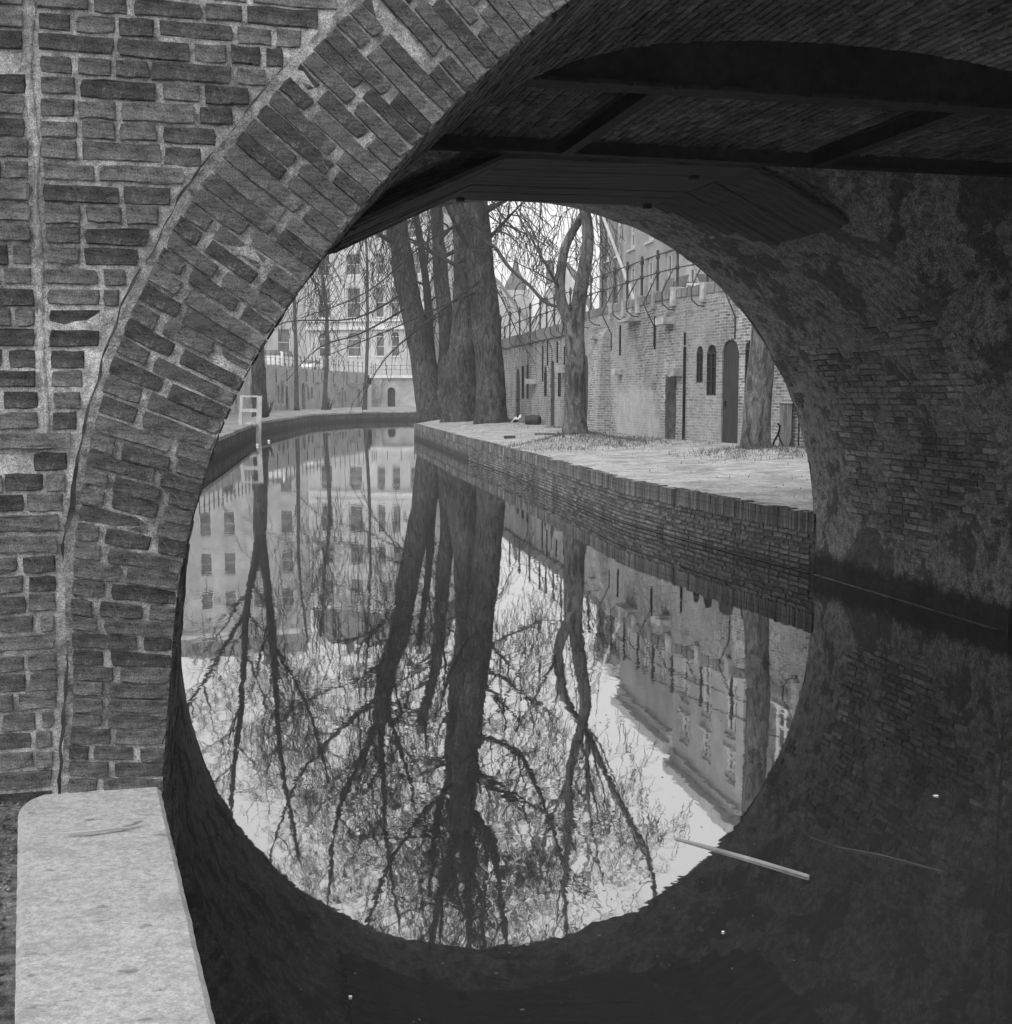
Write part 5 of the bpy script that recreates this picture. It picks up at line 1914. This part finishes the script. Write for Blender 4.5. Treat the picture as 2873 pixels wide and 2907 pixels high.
# shrubs on the left wharf
for (x, y, h, lab) in ((-14.6, 99.5, 1.1, 'small leafless shrub right of the middle thin tree on the left wharf'), (-12.9, 64.6, 1.0, 'sprouting suckers at the foot of the dark left trunk')):
    rb_ = random.Random(int(h * 100))
    mb = MB()
    for k in range(26):
        p = Vector((x + rb_.uniform(-.15, .15), y, .6))
        d = Vector((rb_.uniform(-.6, .6), rb_.uniform(-.4, .4), 1))
        mb.tube([p, p + d * h * .5, p + d * h * .5 + Vector((rb_.uniform(-.2, .2), 0, h * rb_.uniform(.3, .5)))], [.025, .018, .008], 4)
    mb.build('shrub', M['twig'], label=lab, cat='shrub')

# grass and weeds round the forked tree, the wall foot and the right tree
rg = random.Random(55)
V, F = [], []


def blade(x, y, z, h, w):
    a = rg.uniform(0, 2 * pi)
    dx, dy = cos(a) * w, sin(a) * w
    lx, ly = rg.uniform(-.5, .5) * h, rg.uniform(-.5, .5) * h
    b = len(V)
    V.extend([(x - dx, y - dy, z), (x + dx, y + dy, z), (x + lx, y + ly, z + h)])
    F.append((b, b + 1, b + 2))


def rz_(x, y):
    e = 10 ** 9
    # height of the wharf by position between edge and wall
    ex, wx = 3.2, 10.0
    for P in (R_EDGE, R_WALL):
        for (ax_, ay_), (bx_, by_) in zip(P[:-1], P[1:]):
            if ay_ <= y <= by_:
                xx = ax_ + (bx_ - ax_) * (y - ay_) / (by_ - ay_)
                if P is R_EDGE: ex = xx
                else: wx = xx
                break
    t_ = max(0, min(1, (x - ex) / max(.5, wx - ex)))
    zz = .622 + .178 * min(1, t_ * 1.15)
    for (mx, my, r, h) in R_MOUNDS: zz += h * math.exp(-((x - mx) ** 2 + (y - my) ** 2) / (r * r))
    return zz - .015


for k in range(16000):
    m_ = rg.random()
    if m_ < .3: x, y = rg.gauss(1.9, .9), rg.gauss(27.9, 1.0)
    elif m_ < .4: x, y = rg.gauss(4.7, .7), rg.gauss(22.3, .7)
    elif m_ < .52:
        y = rg.uniform(14, 48)
        px, py, dx, dy = on_path(R_EDGE, (y - 12.4) * 1.02)
        x = px + .35 + abs(rg.gauss(1.6, 1.2))
    else:
        s_ = rg.uniform(9, 44)
        px, py, dx, dy = on_path(R_WALL, s_)
        o_ = abs(rg.gauss(0, .5)) + .05
        x, y = px - dy * o_, py + dx * o_
    if not (13 < y < 50): continue
    if m_ > .4 and noise.noise((x * .9, y * .7, 3)) + .5 * noise.noise((x * 3, y * 3, 1)) < rg.uniform(-.1, .35): continue
    blade(x, y, rz_(x, y), rg.uniform(.02, .1) * (1.2 if m_ < .4 else .7), rg.uniform(.004, .012))
mesh('weeds', V, F, M['grass'], kind='stuff')

# driftwood and specks on the water
mb = MB()
a, b = Vector((.71, 4.88, .002)), Vector((1.165, 4.475, .005))
mb.tube([a, a.lerp(b, .3) + Vector((.004, .004, 0)), a.lerp(b, .6) + Vector((.006, .005, 0)), b], [.005, .0075, .0078, .007], 7)
mb.build('driftwood_stick', M['weather_stone'], label='straight pale stick floating on the dark water at the lower right', cat='stick')
mb = MB()
mb.tube([(1.25, 4.95, -.003), (1.36, 4.78, .003), (1.5, 4.7, .004), (1.6, 4.62, .003), (1.75, 4.5, -.003)], [.003, .004, .005, .004, .002], 5)
mb.tube([(1.5, 4.7, .004), (1.5, 4.69, .03)], .003, 4)
mb.build('sunken_twig', M['dark_wood'], label='thin dark twig barely breaking the water right of the pale stick', cat='twig')
rf_ = random.Random(14)
spots = [(1.99, 5.42), (.75, 4.0), (-.48, 3.55), (-.25, 3.3)]
labs = ['white scrap of paper floating at the far right of the dark water', 'tiny white fleck on the dark water below the pale stick', 'tiny pale leaf floating near the coping stone', 'small pale leaf floating at the bottom edge of the water']
for (x, y), lab in zip(spots, labs):
    r = .009 if lab.startswith('white scrap') else .0035
    mb = MB()
    V = [(x + r * cos(k * pi / 3) * 1.6, y + r * sin(k * pi / 3), .003 + .002 * (k % 2)) for k in range(6)]
    mb.add(V + [(v[0], v[1], v[2] - .002) for v in V], [tuple(range(6)), tuple(reversed(range(6, 12)))] + [(k, (k + 1) % 6, 6 + (k + 1) % 6, 6 + k) for k in range(6)])
    mb.build('floating_scrap', M['rag'], label=lab, cat='scrap')

rw_ = random.Random(91)
V, F = [], []
for k in range(420):
    y = 3.2 + 20 * rw_.random() ** 2
    x = rw_.uniform(-.24, .3) * y + rw_.gauss(0, .3)
    if x < -.24 * y: continue
    r, a0 = rw_.uniform(.002, .0055) * (1 + .05 * y), rw_.uniform(0, 6.28)
    b_ = len(V)
    for q_ in range(4):
        V.append((x + r * (1.5 if q_ % 2 else .8) * cos(a0 + q_ * pi / 2), y + r * (1.5 if q_ % 2 else .8) * sin(a0 + q_ * pi / 2), .0015 + .001 * (q_ % 2)))
    F.append((b_, b_ + 1, b_ + 2, b_ + 3))
mesh('water_litter', V, F, M['gravel'], kind='stuff')

# pale strip along the waterline of the right bank
M['pale_strip'] = surf('waterline_strip', .15, .5, 9, .8, 0, fine=.4)
V, F = [], []
line = [(B(3.15 + .0 * k, SB1 + .1 + k * .2, 0)[:2]) for k in range(16)] + [(p[0], p[1]) for p in [on_path(R_EDGE, .1 + k * .2) for k in range(110)]]
for k, p in enumerate(line):
    w = .012 + .01 * noise.noise((k * .7, 0, 0)) + .008 * noise.noise((k * 2.3, 4, 0))
    V += [(p[0] - .02 - max(.002, w), p[1], .003), (p[0] + .02, p[1], .003)]
for k in range(len(line) - 1):
    if k == 15: continue
    F.append((2 * k, 2 * k + 1, 2 * k + 3, 2 * k + 2))
mesh('waterline_strip', V, F, M['pale_strip'], kind='stuff')

# ------------------------------------------------------------------ haze: the damp air of the canal
hz = bpy.data.materials.new('haze_air')
hz.use_nodes = True
hn, hl = hz.node_tree.nodes, hz.node_tree.links
hn.clear()
ho = hn.new('ShaderNodeOutputMaterial')
hv = hn.new('ShaderNodeVolumePrincipled')
hv.inputs['Color'].default_value = (.95, .95, .95, 1)
hv.inputs['Density'].default_value = 0.0010
hl.new(hv.outputs[0], ho.inputs['Volume'])
mb = MB()
mb.box((0, 75, 19.4), (470, 340, 43.2))
mb.build('haze', hz, kind='stuff')
